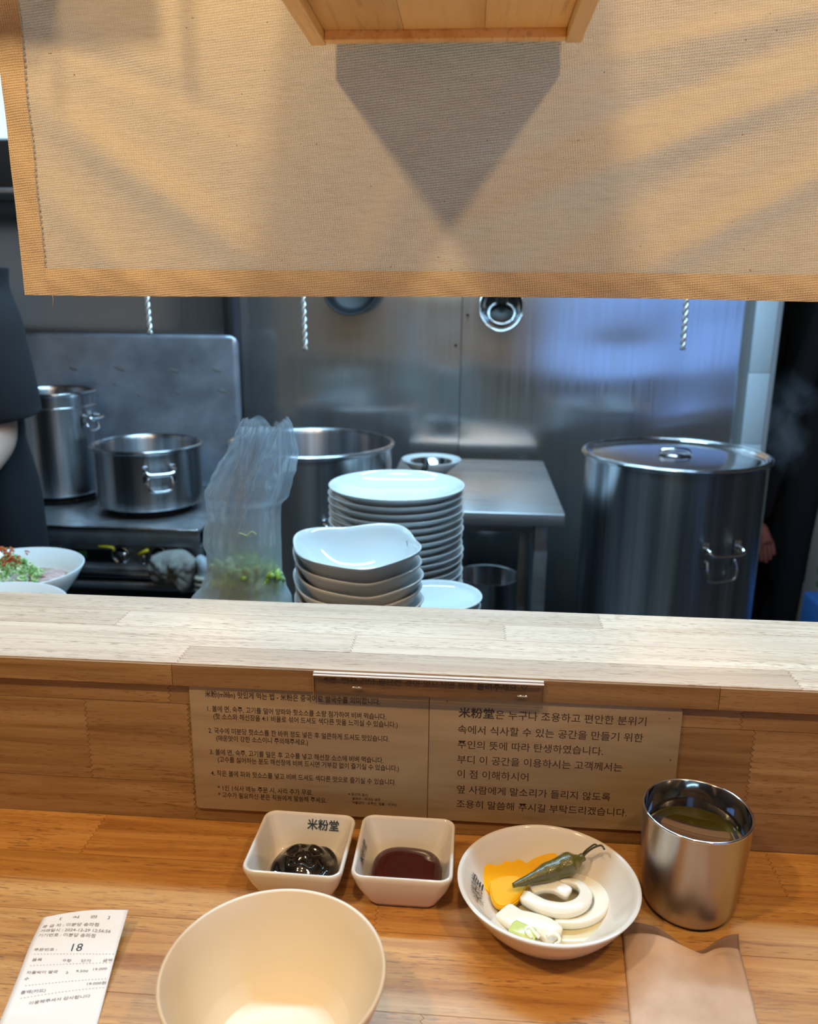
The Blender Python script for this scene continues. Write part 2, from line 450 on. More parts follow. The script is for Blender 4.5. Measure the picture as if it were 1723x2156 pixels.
bb = thing('counter_backboard', 'rubberwood backboard standing upright behind the dishes', 'board', (0, .58, -.9))
rows('stave', bb, M_back, [-.9, -.60, -.30, -.031, .0335, .1045, .1222], [[-.3], [.2], [-.4, .4], [-.78, -.215, .33], [jx(180, 1500, Y=.57), jx(400, 1560, Y=.57), jx(1588, 1560, Y=.57)], [-.6, -.23, .21]], .5705, .590, 'front', -1.1, 1.1)
lg = thing('ledge_shelf', 'pale rubberwood ledge between dining counter and kitchen', 'shelf', (0, .64, .12))
rows('stave', lg, M_ledge, [.5675, .5995, .6345, .6685, .7030], [[jx(380, 1385, Z=.141), .25], [-.52, -.09, .39], [-.30, .035], [-.62, .12]], .1226, .1410, 'top', -1.1, 1.1)
# the ledge's front lip, a separate applied strip
for a, b in ((-1.1, jx(362, 1410, Y=.566)), (jx(362, 1410, Y=.566), jx(1514, 1480, Y=.566)), (jx(1514, 1480, Y=.566), 1.1)):
    o = stave('lip', lg, M_back, a, b, .1226, .1404, .5655, .5673, 'front', z0=False, z1=False)

# ------------------------------------------------------------------ printed plates on the backboard
YS = .5681
def sign_plate(name, label, x0, x1, z0, z1, rad):
    t = thing(name, label, 'sign', ((x0 + x1) / 2, .5705, z0))
    pts = []
    for cx, cz, a0, r in ((x1, z1, 0, rad[0]), (x0, z1, 90, rad[1]), (x0, z0, 180, rad[2]), (x1, z0, 270, rad[3])):
        sx = -1 if cx == x1 else 1; sz = -1 if cz == z1 else 1
        for k in range(7):
            a = radians(a0 + 90 * k / 6); pts.append((cx + sx * r + r * cos(a), cz + sz * r + r * sin(a)))
    bm = bmesh.new(); f = [bm.verts.new((x, YS, z)) for x, z in pts]; g = [bm.verts.new((x, .5703, z)) for x, z in pts]
    n = len(pts); bm.faces.new(f); bm.faces.new(g)
    for i in range(n): bm.faces.new((f[i], f[(i + 1) % n], g[(i + 1) % n], g[i]))
    bmo('plate', bm, M_ply, t, smooth=False)
    return t
sL = sign_plate('instruction_plate', 'light wooden sign with small numbered Korean eating instructions, left of the seam', -.2128, -.0249, .0125, .1222, (.001, .001, .003, .001))
sR = sign_plate('notice_plate', 'light wooden sign with seven larger lines of Korean text asking for quiet', -.0243, .1655, .0140, .1222, (.004, .001, .001, .002))
def wall_line(text, ox, oy, s, x0, y0, x1, m, parent, bold=0., ks=1.0, Y=YS):
    """one line, from its left base point to its right end in the photo, on the vertical plane Y"""
    a = at(ox + x0 / s, oy + y0 / s, Y=Y)
    b = at(ox + x1 / s, oy + y0 / s + (x1 - x0) / s * .056, Y=Y)
    vs, fs, wd = glyphs(text, bold); W_ = b.x - a.x; k = W_ / wd * ks
    lettering('lettering', text, lambda q, t: (a.x + q * W_, Y - .00015, a.z + t * k), m, parent, bold)
for tx, x0, y0, x1, bd, ks in [
    ("米粉(mǐfěn) 맛있게 먹는 법 - 米粉은 중국어로 쌀국수를 의미합니다.", 110, 297, 1380, .012, 1.28),
    ("1. 볼에 면, 숙주, 고기를 덜어 양파와 핫소스를 소량 첨가하여 비벼 먹습니다.", 128, 402, 1425, .008, 1.28),
    ("(핫 소스와 해선장을 4:1 비율로 섞어 드셔도 색다른 맛을 느끼실 수 있습니다.)", 172, 458, 1508, .008, 1.28),
    ("2. 국수에 미분당 핫소스를 한 바퀴 정도 넣은 후 얼큰하게 드셔도 맛있습니다.", 136, 560, 1447, .008, 1.28),
    ("(매운맛이 강한 소스이니 주의해주세요.)", 192, 615, 858, .008, 1.25),
    ("3. 볼에 면, 숙주, 고기를 덜은 후 고수를 넣고 해선장 소스에 비벼 먹습니다.", 146, 715, 1405, .008, 1.28),
    ("(고수를 싫어하는 분도 해선장에 비벼 드시면 거부감 없이 즐기실 수 있습니다.)", 203, 770, 1517, .008, 1.28),
    ("4. 작은 볼에 파와 핫소스를 넣고 비벼 드셔도 색다른 맛으로 즐기실 수 있습니다.", 155, 868, 1495, .008, 1.28),
    ("* 1인 1식사 메뉴 주문 시, 사리 추가 무료.", 203, 975, 893, .008, 1.25),
    ("* 고수가 필요하신 분은 직원에게 말씀해 주세요.", 207, 1025, 993, .008, 1.25),
    ("※ 원산지 표시", 1150, 1012, 1290, .006, 1.0), ("쌀국수 - 국내산 생면", 1178, 1045, 1380, .006, 1.0),
    ("차돌양지 - 호주산, 힘줄 - 미국산", 1178, 1074, 1502, .006, 1.0)]:
    wall_line(tx, 400, 1380, 3.446, x0, y0, x1, M_print, sL, bd, ks)
wall_line("米粉堂", 880, 1440, 3.0228, 260, 206, 486, M_blackprint, sR, .014, 1.0)
for tx, x0, y0, x1 in [("은 누구나 조용하고 편안한 분위기", 494, 218, 1452), ("속에서 식사할 수 있는 공간을 만들기 위한", 255, 310, 1432),
    ("주인의 뜻에 따라 탄생하였습니다.", 253, 405, 1178), ("부디 이 공간을 이용하시는 고객께서는", 251, 500, 1300), ("이 점 이해하시어", 251, 592, 703),
    ("옆 사람에게 말소리가 들리지 않도록", 248, 690, 1224), ("조용히 말씀해 주시길 부탁드리겠습니다.", 246, 782, 1330)]:
    wall_line(tx, 880, 1440, 3.0228, x0, y0, x1, M_print, sR, .004)
for px, py in ((942, 1477), (1410, 1513), (1412, 1600)):
    p = at(px, py, Y=YS); boxo('nail_hole', p.x - .0004, p.x + .0004, YS - .0002, YS + .0003, p.z - .0004, p.z + .0004, M_blackprint, sR, bev=0)
# clear acrylic strip fixed on the lip
xa, xb = at(660, 1420, Y=.5630).x, at(1146, 1440, Y=.5630).x
st = thing('acrylic_notice', 'narrow clear acrylic strip of bold Korean text with a heart, on the ledge lip', 'sign', ((xa + xb) / 2, .563, .1195))
boxo('sheet', xa, xb, .5633, .5652, .1188, .1395, M_acryl, st, bev=.0003)
boxo('top_edge', xa, xb, .5627, .5650, .1396, .1408, M_acryl_edge, st, bev=.0004)
boxo('edge_strip', xa, xb, .5606, .5626, .1384, .1396, M_acryl_edge, st, bev=.0004)
boxo('side_edge', xa - .0006, xa, .5633, .5652, .1205, .1395, mat('amber_glue_edge', (.45, .22, .05), .3), st, bev=.0002)
for tx, x0, y0, x1, bd in (("※물, 반찬 기타 필요한 것이 있으시면 위에", 140, 153, 1180, .012), ("올려주세요.", 1206, 202, 1500, .016), ("♡", 1516, 212, 1558, .012)):
    wall_line(tx, 640, 1390, 3.3135, x0, y0, x1, M_blackprint if x0 > 1200 else M_print, st, bd, 1.0, Y=.5631)
for px, py in ((752, 1447), (1100, 1465)):
    p = at(px, py, Y=.563)
    boxo('clip', p.x - .004, p.x + .004, .5620, .5632, p.z - .0008, p.z + .0008, M_pot_bright, st, bev=.0005)

# ------------------------------------------------------------------ dishes
def logo_on(parent, text, mapf, m=M_glazeprint, bold=.012): lettering('logo', text, mapf, m, parent, bold)
# square sauce dishes
def sq_ring(hx, r, z, n=8, cx=0, cy=0):
    pts = []
    for qx, qy, a0 in ((1, 1, 0), (-1, 1, 90), (-1, -1, 180), (1, -1, 270)):
        for k in range(n + 1):
            a = radians(a0 + 90 * k / n); pts.append(Vector((cx + qx * (hx - r) + r * cos(a), cy + qy * (hx - r) + r * sin(a), z)))
    return pts
def sq_dish_bm():
    lv = [(.012, .004, .0035), (.0195, .006, .0032), (.0205, .006, 0), (.0235, .008, 0), (.0262, .009, .004), (.0325, .010, .018), (.0352, .0095, .0275), (.0356, .0092, .030), (.0352, .009, .0315),
          (.0343, .0083, .0322), (.0333, .0075, .0318), (.0325, .0070, .0300), (.0300, .0075, .020), (.0262, .0085, .0085), (.0245, .0085, .0052), (.0215, .008, .0042), (.010, .004, .004)]
    bm = bmesh.new(); rg = [[bm.verts.new(p) for p in sq_ring(h, r, z)] for h, r, z in lv]
    n = len(rg[0])
    for a, b in zip(rg, rg[1:]):
        for i in range(n): bm.faces.new((a[i], a[(i + 1) % n], b[(i + 1) % n], b[i]))
    bm.faces.new(rg[0]); bm.faces.new(rg[-1]); return bm
def rotz(v, a): return Vector((v[0] * cos(a) - v[1] * sin(a), v[0] * sin(a) + v[1] * cos(a), v[2]))
def place_dish(x, y, rot, label, side):
    t = thing('sauce_dish', label, 'dish', (x, y, 0), 'square sauce dishes'); t.rotation_euler = (0, 0, rot)
    bmo('body', sq_dish_bm(), M_whiteglaze, t, local=True)
    def onwall(s, t_, x0=-.0125, wd=.025):
        # inner wall between (.0262,.0085) and (.0325,.030)
        z = .0215 + t_ * .0083; k = (z - .0085) / (.030 - .0085); d = .0262 + k * (.0325 - .0262) - .0004
        return Vector((x0 + s * wd, d, z + .0001))
    if side == 'back': f = lambda s, q: onwall(s, q, -.0025, .0245)
    else: f = lambda s, q: rotz(onwall(s, q, -.0115, .023), pi / 2)
    lettering('logo', '米粉堂', f, M_glazeprint, t, .012, local=True)
    return t
d1 = (-.1138, .5082); d2 = (-.0377, .5098)
place_dish(*d1, radians(-1.5), 'square white sauce dish holding the black sauce', 'back')
place_dish(*d2, radians(-.5), 'square white sauce dish holding the dark red sauce', 'left')
M_hoisin = mat('black_bean_sauce', (.004, .003, .003), .08, Coat_Weight=.6)
M_chili = mat('dark_red_chili_sauce', (.050, .002, .003), .10, Coat_Weight=.3)
def sauce(name, label, c, rx, ry, rot, nexp, hfun, m, rings=34, seg=96):
    vs = []; fs = []
    def P(q, th):
        k = 1 / ((abs(cos(th)) ** nexp + abs(sin(th)) ** nexp) ** (1 / nexp))
        a, b = q * k * cos(th), q * k * sin(th)
        return rotz((a * rx, b * ry, hfun(q, th, a, b)), rot) + Vector((c[0], c[1], 0))
    for j in range(1, rings + 1):
        for i in range(seg): vs.append(P(j / rings, 2 * pi * i / seg))
    for j in range(rings - 1):
        for i in range(seg): fs.append((j * seg + i, j * seg + (i + 1) % seg, (j + 1) * seg + (i + 1) % seg, (j + 1) * seg + i))
    fs.append(tuple(range(seg))); fs.append(tuple((rings - 1) * seg + i for i in range(seg)))
    return tag(pyo(name, vs, fs, m), label, 'sauce')
def h_black(q, th, a, b):
    e = max(0, 1 - q ** 6) ** .5
    r2 = sqrt((a + .05) ** 2 + (b - .15) ** 2); t2 = atan2(b - .15, a + .05)
    lobes = .5 + .5 * cos(t2 * 5 + r2 * 2.2)
    return .0095 + e * (.0050 + .0062 * exp(-r2 * r2 * 2.0) + .0022 * lobes * min(1, r2 * 1.6) + .0011 * sin(r2 * 13 + lobes * 1.5))
sauce('black_sauce', 'glossy black ridged sauce piled in the left square dish', (d1[0] + .0020, d1[1] - .0020), .0245, .0240, radians(-1.5), 2.6, h_black, M_hoisin, 44, 120)
def h_red(q, th, a, b):
    e = max(0, 1 - q ** 7) ** .5
    return .0100 + e * (.0075 + .0007 * exp(-((a - .75) ** 2 * 14 + (b - .15) ** 2 * 30)) + .0003 * sin(a * 4 + b * 3))
sauce('red_sauce', 'smooth dark red chili sauce in the right square dish', (d2[0] + .0010, d2[1] - .0015), .0258, .0245, radians(-.5), 2.9, h_red, M_chili)

# round pickle bowl
pk = Vector((.0622, .4790, 0)); PKELL = (1.03, 1.0)
def bowl_prof(R, H, foot, th=.0028, p=2.1, floor=.006):
    """outer then inner profile of a bowl"""
    o = [(0, .003), (foot * .82, .003), (foot * .88, 0), (foot, 0)]
    n = 12
    for k in range(1, n + 1):
        q = k / n; o.append((foot + (R - foot) * (q ** (1 / p)), H * (q ** 1.15) * .985 + .0005))
    o += [(R - .0002, H), (R - th * .5, H + .0009), (R - th, H)]
    for k in range(n - 1, -1, -1):
        q = k / n; o.append((max(.001, (foot * .75) + (R - th - foot * .75) * (q ** (1 / p))), floor + (H - floor) * (q ** 1.15) * .985))
    o.append((0, floor)); return o
PKH = .0355; PKR = .0598
t = thing('pickle_bowl', 'round white bowl of yellow radish, onion and green chili pickles', 'bowl', pk)
pp = bowl_prof(PKR, PKH, .024, .003, 1.75, .0055)
bmo('body', lathe_bm(pp, 96, pk, ell=PKELL), M_whiteglaze, t)
def on_bowl(c, R, H, foot, p, floor, a0, span, z0, th=.003, gh=.010, flip=1, off=.0005):
    """lettering running along the bowl's wall at angle a0, t up the wall"""
    def f(s, q):
        h = z0 + q * gh; k = max(0, min(1, (h - floor) / (H - floor) / .985)) ** (1 / 1.15)
        r = foot * .75 + (R - th - foot * .75) * (k ** (1 / p)) - off
        a = a0 + flip * span * (s - .5)
        return Vector((c[0] + r * cos(a), c[1] + r * sin(a), h + off * .4))
    return f
logo_on(t, '米粉堂', on_bowl(pk, PKR, PKH, .024, 1.75, .0055, radians(180), radians(27), .0200, gh=.0105, flip=-1))
M_radish = mat('yellow_pickled_radish', (.92, .50, .008), .2, Subsurface_Weight=.25, Subsurface_Scale=.003)
M_onion = mat('pickled_onion', (.90, .88, .78), .15, Subsurface_Weight=.4, Subsurface_Scale=.004)
M_oniongreen = mat('greenish_onion_tip', (.62, .72, .25), .2)
M_pepper = mat('olive_pickled_chili', (.105, .085, .010), .25, Coat_Weight=.3)
M_brine = mat('pale_brine', (.74, .64, .44), .05, Coat_Weight=.4, Subsurface_Weight=.4, Subsurface_Scale=.004)
M_onion2 = mat('translucent_onion', (.72, .64, .42), .12, Subsurface_Weight=.5, Subsurface_Scale=.004)
def radish(label, outline, z0, dzdx, dzdy, th):
    """a flat thick slice lying on a slope: outline given where the photo shows its edge"""
    pts = [Vector((x, y, 0)) for x, y in outline]; dense = smooth_path(pts + pts[:1], 4)[:-1]
    cx = sum(p.x for p in dense) / len(dense); cy = sum(p.y for p in dense) / len(dense)
    T = []; B = []
    bm = bmesh.new()
    for p in dense:
        z = z0 + dzdx * (p.x - cx) * .0003 + dzdy * (cy - p.y) * .0003
        w_ = at(p.x, p.y, Z=z); T.append(bm.verts.new(w_)); B.append(bm.verts.new(w_ + Vector((0, .0008, -th))))
    bm.faces.new(T); bm.faces.new(B); n = len(T)
    for i in range(n): bm.faces.new((T[i], T[(i + 1) % n], B[(i + 1) % n], B[i]))
    bmesh.ops.recalc_face_normals(bm, faces=bm.faces[:])
    bmesh.ops.bevel(bm, geom=[e for e in bm.edges if e.calc_face_angle(0) > 1.0], offset=th * .2, segments=2, affect='EDGES')
    o = sharp(bmo('radish_slice', bm, M_radish), 40); return tag(o, label, 'pickle', 'yellow radish slices')
radish('yellow radish slice leaning on the bowl wall, farthest back under the chili', [(1100, 1822), (1125, 1806), (1150, 1797), (1168, 1795), (1176, 1803), (1174, 1822), (1150, 1850), (1110, 1862), (1095, 1845)], .0215, 0, .55, .0035)
radish('large yellow radish slice at the left of the pickle bowl, scalloped edge up', [(1011, 1838), (1018, 1824), (1029, 1817), (1044, 1820), (1058, 1817), (1064, 1811), (1080, 1813), (1092, 1807), (1104, 1813), (1116, 1822), (1124, 1845), (1108, 1868), (1080, 1876), (1050, 1884), (1030, 1880), (1016, 1866)], .0215, 0, .45, .0042)
radish('yellow radish slice lowest, in front of the large scalloped one', [(1030, 1856), (1050, 1846), (1080, 1842), (1104, 1852), (1106, 1872), (1094, 1892), (1076, 1905), (1052, 1908), (1036, 1892)], .0195, 0, .35, .0045)
def onion(label, pts, w_, h_, m=None, sub=7, taper=True, side=1):
    """a curved onion piece following points (px, py, height)"""
    if w_ > .0025: w_ *= 1.22
    P = smooth_path([at(x, y, Z=z) for x, y, z in pts], sub); n = len(P) - 1
    bm = bmesh.new(); rings = []; K = 12
    for i, p in enumerate(P):
        t = (P[min(n, i + 1)] - P[max(0, i - 1)]).normalized(); sd = t.cross(Vector((0, 0, 1))).normalized(); up = sd.cross(t).normalized()
        e = min(1, .62 + 6.0 * min(i, n - i) / n) if taper else 1
        rings.append([bm.verts.new(p + (sd * w_ * e * math.copysign(abs(cos(2 * pi * (k + .5) / K)) ** .42, cos(2 * pi * (k + .5) / K)) + up * h_ * e * math.copysign(abs(sin(2 * pi * (k + .5) / K)) ** .42, sin(2 * pi * (k + .5) / K)) * .72) + up * (-.30 * h_ * math.copysign(1, cos(2 * pi * (k + .5) / K)) * side)) for k in range(K)])
    for a, b in zip(rings, rings[1:]):
        for k in range(K): bm.faces.new((a[k], a[(k + 1) % K], b[(k + 1) % K], b[k]))
    bm.faces.new(rings[0]); bm.faces.new(rings[-1])
    return tag(bmo('onion_slice', bm, m or M_onion), label, 'pickle', 'pickled onion slices')
onion('translucent onion layer at the bottom right of the pickle bowl', [(1150, 1962, .0080), (1190, 1972, .0085), (1240, 1968, .0090), (1272, 1948, .0095), (1283, 1915, .0100)], .0062, .0026, M_onion2)
onion('translucent onion layer lying under the arcs, at the left', [(1112, 1905, .0100), (1120, 1925, .0100), (1150, 1940, .0100), (1190, 1950, .0100)], .0055, .0028, M_onion2)
onion('wide white onion arc curling around the top one on the right', [(1178, 1858, .0130), (1210, 1856, .0135), (1245, 1868, .0140), (1265, 1890, .0140), (1262, 1918, .0135), (1238, 1936, .0130), (1205, 1943, .0130), (1168, 1940, .0130)], .0042, .0040)
onion('white onion ring on top, right under the chili', [(1100, 1885, .0190), (1120, 1898, .0190), (1150, 1912, .0190), (1190, 1917, .0190), (1222, 1906, .0190), (1234, 1886, .0190), (1222, 1866, .0190), (1196, 1856, .0195), (1170, 1856, .0195)], .0037, .0036)
onion('short onion piece inside the top ring', [(1118, 1872, .0195), (1142, 1865, .0205), (1170, 1868, .0205), (1200, 1884, .0200)], .0040, .0030)
onion('thick white onion slice at the front left of the bowl', [(1058, 1918, .0120), (1072, 1928, .0130), (1092, 1940, .0135), (1120, 1946, .0135), (1150, 1956, .0130), (1172, 1976, .0120)], .0062, .0042)
onion('onion strip with a yellow-green tip at the front of the bowl', [(1078, 1950, .0150), (1095, 1958, .0160), (1112, 1966, .0160), (1128, 1972, .0150)], .0042, .0028, M_oniongreen)
onion('thin loop of onion at the front edge of the pickles', [(1152, 1972, .0170), (1164, 1967, .0175), (1176, 1972, .0175), (1178, 1982, .0165), (1168, 1988, .0155)], .0009, .0012, taper=False)
onion('second thin loop of onion, left of the first loop', [(1120, 1975, .0170), (1110, 1966, .0180), (1108, 1956, .0185), (1116, 1954, .0185), (1126, 1964, .0180), (1136, 1974, .0170)], .0009, .0012, taper=False)
cp = thing('pickled_chili', 'whole olive-green pickled chili pepper lying across the pickles', 'pepper', (.065, .468, .03))
path = smooth_path([at(1080, 1864, Z=.0265), at(1115, 1852, Z=.0265), at(1150, 1838, Z=.0275), at(1180, 1826, Z=.0285), at(1205, 1816, Z=.0295), at(1222, 1809, Z=.0310)], 6)
rr = []
for i in range(len(path)):
    q = i / (len(path) - 1)
    rr.append((.0015 + .0064 * (sin(min(1, q * 1.12) * pi * .62)) ** 1.2) * (1 - .55 * max(0, q - .75) / .25) * (1 + .07 * sin(q * 17 + 1)))
bm = tube_bm(path, rr, 14)
for v in bm.verts:
    v.co += Vector((0, 0, .0006 * noise.noise(v.co * 190))) + Vector((.0006 * noise.noise(v.co * 200 + Vector((3, 1, 1))), 0, 0))
bump(M_pepper, tex(M_pepper, coords(M_pepper, (220, 220, 220)), 1, 3, .6, 1.0), .7, .0012)
bmo('pod', bm, M_pepper, cp)
bmo('calyx', tube_bm(smooth_path([at(1206, 1816, Z=.0297), at(1222, 1808, Z=.0312), at(1230, 1803, Z=.032)], 3), [.0042] * 3 + [.003] * 3 + [.0014], 10), M_pepper, cp)
M_stem = mat('dry_chili_stem', (.06, .045, .015), .5)
bmo('stem', tube_bm(smooth_path([at(1226, 1806, Z=.032), at(1236, 1795, Z=.035), at(1250, 1785, Z=.040), at(1266, 1780, Z=.043), at(1273, 1788, Z=.043)], 6), .00075, 8), M_stem, cp)
bmo('stem', tube_bm(smooth_path([at(1224, 1802, Z=.032), at(1236, 1789, Z=.037), at(1252, 1778, Z=.042), at(1258, 1781, Z=.043)], 6), .0006, 8), M_stem, cp)
bmo('brine', lathe_bm([(0, .0090), (.0330, .0090), (.0345, .0086), (.028, .0066), (0, .0062)], 48, (pk.x, pk.y, 0)), M_brine)
tag(bpy.data.objects['brine'], 'pale pickling brine pooled in the pickle bowl', 'liquid')

# small cream bowl in the foreground
rb = Vector((-.0990, .3635, 0)); RR_, RH = .0622, .060
t = thing('rice_bowl', 'empty deep cream-coloured bowl nearest the camera', 'bowl', rb)
prof = [(0, .004), (.022, .004), (.024, 0), (.027, 0), (.033, .006), (.043, .018), (.052, .034), (.0585, .048), (.0622, .0595), (.0619, .0607), (.0607, .0611), (.0597, .0603),
        (.0562, .048), (.0500, .034), (.0440, .021), (.0405, .0135), (.0375, .0095), (.0340, .0078), (.020, .0072), (0, .0070)]
bmo('body', lathe_bm(prof, 128, rb), M_creamglaze, t)

# steel cup of tea
cc = Vector((.1650, .5078, 0))
t = thing('steel_cup', 'double-walled brushed steel cup standing at the right', 'cup', cc)
bmo('outer_wall', lathe_bm([(0, .0022), (.0262, .0022), (.0275, .0020), (.0288, .0026), (.0303, .0050), (.0322, .014), (.0345, .036), (.0362, .060), (.0369, .0745), (.0370, .0760)], 96, cc), M_cup, t)
bmo('rim', lathe_bm([(.0370, .0760), (.0371, .0768), (.0366, .0774), (.0358, .0774), (.0352, .0767)], 96, cc), M_pot_bright, t)
bmo('shadow_gap_ring', lathe_bm([(.0262, .0), (.0272, .0), (.0276, .0012), (.0270, .0022), (.0262, .0022)], 64, cc, close=True), M_rubber, t)  # black ring added for the dark shadow gap under the cup
bmo('inner_wall', lathe_bm([(.0352, .0767), (.0350, .074), (.0338, .058), (.0318, .036), (.0300, .014), (.026, .0065), (0, .006)], 96, cc), M_cup_in, t)
M_tea = clear('green_tea', (.62, .52, .10), 1.33, .02, .18, (.25, .22, .03))
bmo('green_tea', lathe_bm([(0, .0555), (.0328, .0555), (.0334, .0560)], 96, cc), M_tea)
tag(bpy.data.objects['green_tea'], 'yellow-green tea filling the steel cup', 'tea')

# receipt
RL = [at(92, 1932, Z=.014), at(64, 1990, Z=.007), at(36, 2060, Z=.002), at(0, 2150, Z=.0008)]
RRt = [at(270, 1915, Z=.014), at(246, 2000, Z=.008), at(226, 2078, Z=.003), at(206, 2152, Z=.0008)]
RL.append(RL[-1] + (RL[-1] - RL[-2]) * .8); RRt.append(RRt[-1] + (RRt[-1] - RRt[-2]) * .8)
RL[-1].z = RRt[-1].z = .0006
def paper(u, v):
    k = min(3.999, max(0, v * 3)); i = int(k); t = k - i
    def cr(P):
        p0 = P[max(0, i - 1)]; p1 = P[i]; p2 = P[i + 1]; p3 = P[min(4, i + 2)]
        return .5 * ((2 * p1) + (p2 - p0) * t + (2 * p0 - 5 * p1 + 4 * p2 - p3) * t * t + (3 * p1 - p0 - 3 * p2 + p3) * t ** 3)
    q = cr(RL).lerp(cr(RRt), u); q.z = max(q.z, .0005) + .0018 * sin(u * pi) * max(0, 1 - v) + .0005 * sin(u * 4 + v * 6) * min(1, q.z / .003); return q
nx, ny = 16, 60
vs = [paper(i / nx, 1.32 * j / ny) for j in range(ny + 1) for i in range(nx + 1)]
fs = [(j * (nx + 1) + i, j * (nx + 1) + i + 1, (j + 1) * (nx + 1) + i + 1, (j + 1) * (nx + 1) + i) for j in range(ny) for i in range(nx)]
rc = thing('receipt', 'white till receipt with curled top, number 18, lying at the left', 'receipt', (-.25, .41, 0))
o = pyo('paper', vs, fs, M_paper, rc)
md = o.modifiers.new('thick', 'SOLIDIFY'); md.thickness = .00012
for tx, u0, v0, u1, v1, h in [('[    식    권    ]', 0.22, 0.09, 0.81, 0.1, 5), ('공 급 자 : 미분당 송파점', 0.05, 0.165, 0.71, 0.165, 5), ('거래일시 : 2024-12-29 12:56:56', 0.05, 0.21, 0.87, 0.21, 5),
    ('기기번호 : 미분당 송파점', 0.05, 0.255, 0.71, 0.25, 5), ('18', 0.49, 0.38, 0.61, 0.37, 17), ('주문번호 :', 0.07, 0.40, 0.33, 0.385, 6), ('- ' * 24 + '-', 0.09, 0.44, 0.98, 0.38, 4),
    ('품목', 0.09, 0.5, 0.2, 0.49, 6), ('수량', 0.43, 0.48, 0.53, 0.48, 6), ('단가', 0.64, 0.47, 0.75, 0.465, 6), ('금액', 0.88, 0.45, 0.98, 0.44, 6), ('- ' * 24 + '-', 0.09, 0.55, 0.97, 0.46, 4),
    ('차돌박이 쌀국', 0.08, 0.62, 0.42, 0.59, 6), ('2', 0.51, 0.59, 0.54, 0.59, 6), ('9.500', 0.62, 0.57, 0.75, 0.56, 6), ('19.000', 0.8, 0.54, 0.95, 0.52, 6), ('수', 0.08, 0.68, 0.13, 0.67, 6),
    ('19.000원', 0.78, 0.68, 0.98, 0.65, 6), ('- ' * 24 + '-', 0.12, 0.73, 0.97, 0.61, 3), ('총액(카드)', 0.1, 0.79, 0.36, 0.76, 6), ('- ' * 24 + '-', 0.12, 0.83, 0.97, 0.69, 4),
    ('이용해주셔서 감사합니다', 0.23, 0.87, 0.85, 0.78, 6)]:
    gh = .0315 if h != 17 else .098
    lettering('lettering', tx, (lambda s, q, u0=u0, v0=v0, u1=u1, v1=v1, gh=gh: paper(u0 + (u1 - u0) * s, v0 + (v1 - v0) * s - q * gh) + Vector((0, 0, .00025))),
              M_paperprint if h != 17 else M_glazeprint, rc, .012 if h != 17 else 0)

# kraft paper sleeve at the right
M_kraft = mat('kraft_paper', (.62, .42, .28), .75); _n = tex(M_kraft, coords(M_kraft, (40, 40, 40)), 1, 4)
L(M_kraft, ramp(M_kraft, _n, [(.3, (.53, .35, .23)), (.7, (.68, .48, .34))]), bsdf(M_kraft).inputs['Base Color']); bump(M_kraft, _n, .2, .001)
sl = thing('paper_sleeve', 'open brown kraft paper sleeve lying at the lower right', 'paper sleeve', (.16, .40, 0))
A0 = at(1310, 1957, Z=.001); A1 = at(1553, 1983, Z=.001); B0 = at(1328, 2156, Z=.001); B1 = at(1598, 2156, Z=.001)
DN = (B0 - A0).normalized()
def slv(u, v, top):
    l = A0.lerp(B0, v); r = A1.lerp(B1, v); p = l.lerp(r, u)
    if top:
        arch = exp(-v * 2.0)
        lift = .0012 + .0095 * (sin(pi * u) ** .8) * (.3 + .7 * arch) + .0030 * exp(-((u - .82) / .12) ** 2 - ((v - .33) / .16) ** 2) - .0022 * exp(-((u - .66) / .07) ** 2) * arch
        p.z = lift + .0008 * noise.noise(Vector((u * 5, v * 5, 3)))
        k = max(0, 1 - v / .35); p = p + DN * k * (.0062 + .0140 * exp(-((u - .60) / .24) ** 2) + .0025 * sin(pi * u))
    else:
        k = max(0, 1 - v / .35)
        kk = max(0, 1 - v / .16); p.z = .0006 + .0075 * kk * kk * (.35 + .65 * (1 - exp(-((u - .62) / .22) ** 2)))
        p = p + DN * k * .0150 * exp(-((u - .60) / .22) ** 2)
    return p
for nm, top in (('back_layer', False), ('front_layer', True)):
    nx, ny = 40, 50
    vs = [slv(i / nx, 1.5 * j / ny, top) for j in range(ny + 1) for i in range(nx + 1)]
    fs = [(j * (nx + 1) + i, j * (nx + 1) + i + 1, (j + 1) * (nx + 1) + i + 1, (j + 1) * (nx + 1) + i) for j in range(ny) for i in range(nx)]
    o = pyo(nm, vs, fs, M_kraft if top else mat('shaded_kraft', (.22, .125, .08), .8), sl)  # back layer coloured darker for the shade inside the sleeve's mouth
    md = o.modifiers.new('thick', 'SOLIDIFY'); md.thickness = .00018

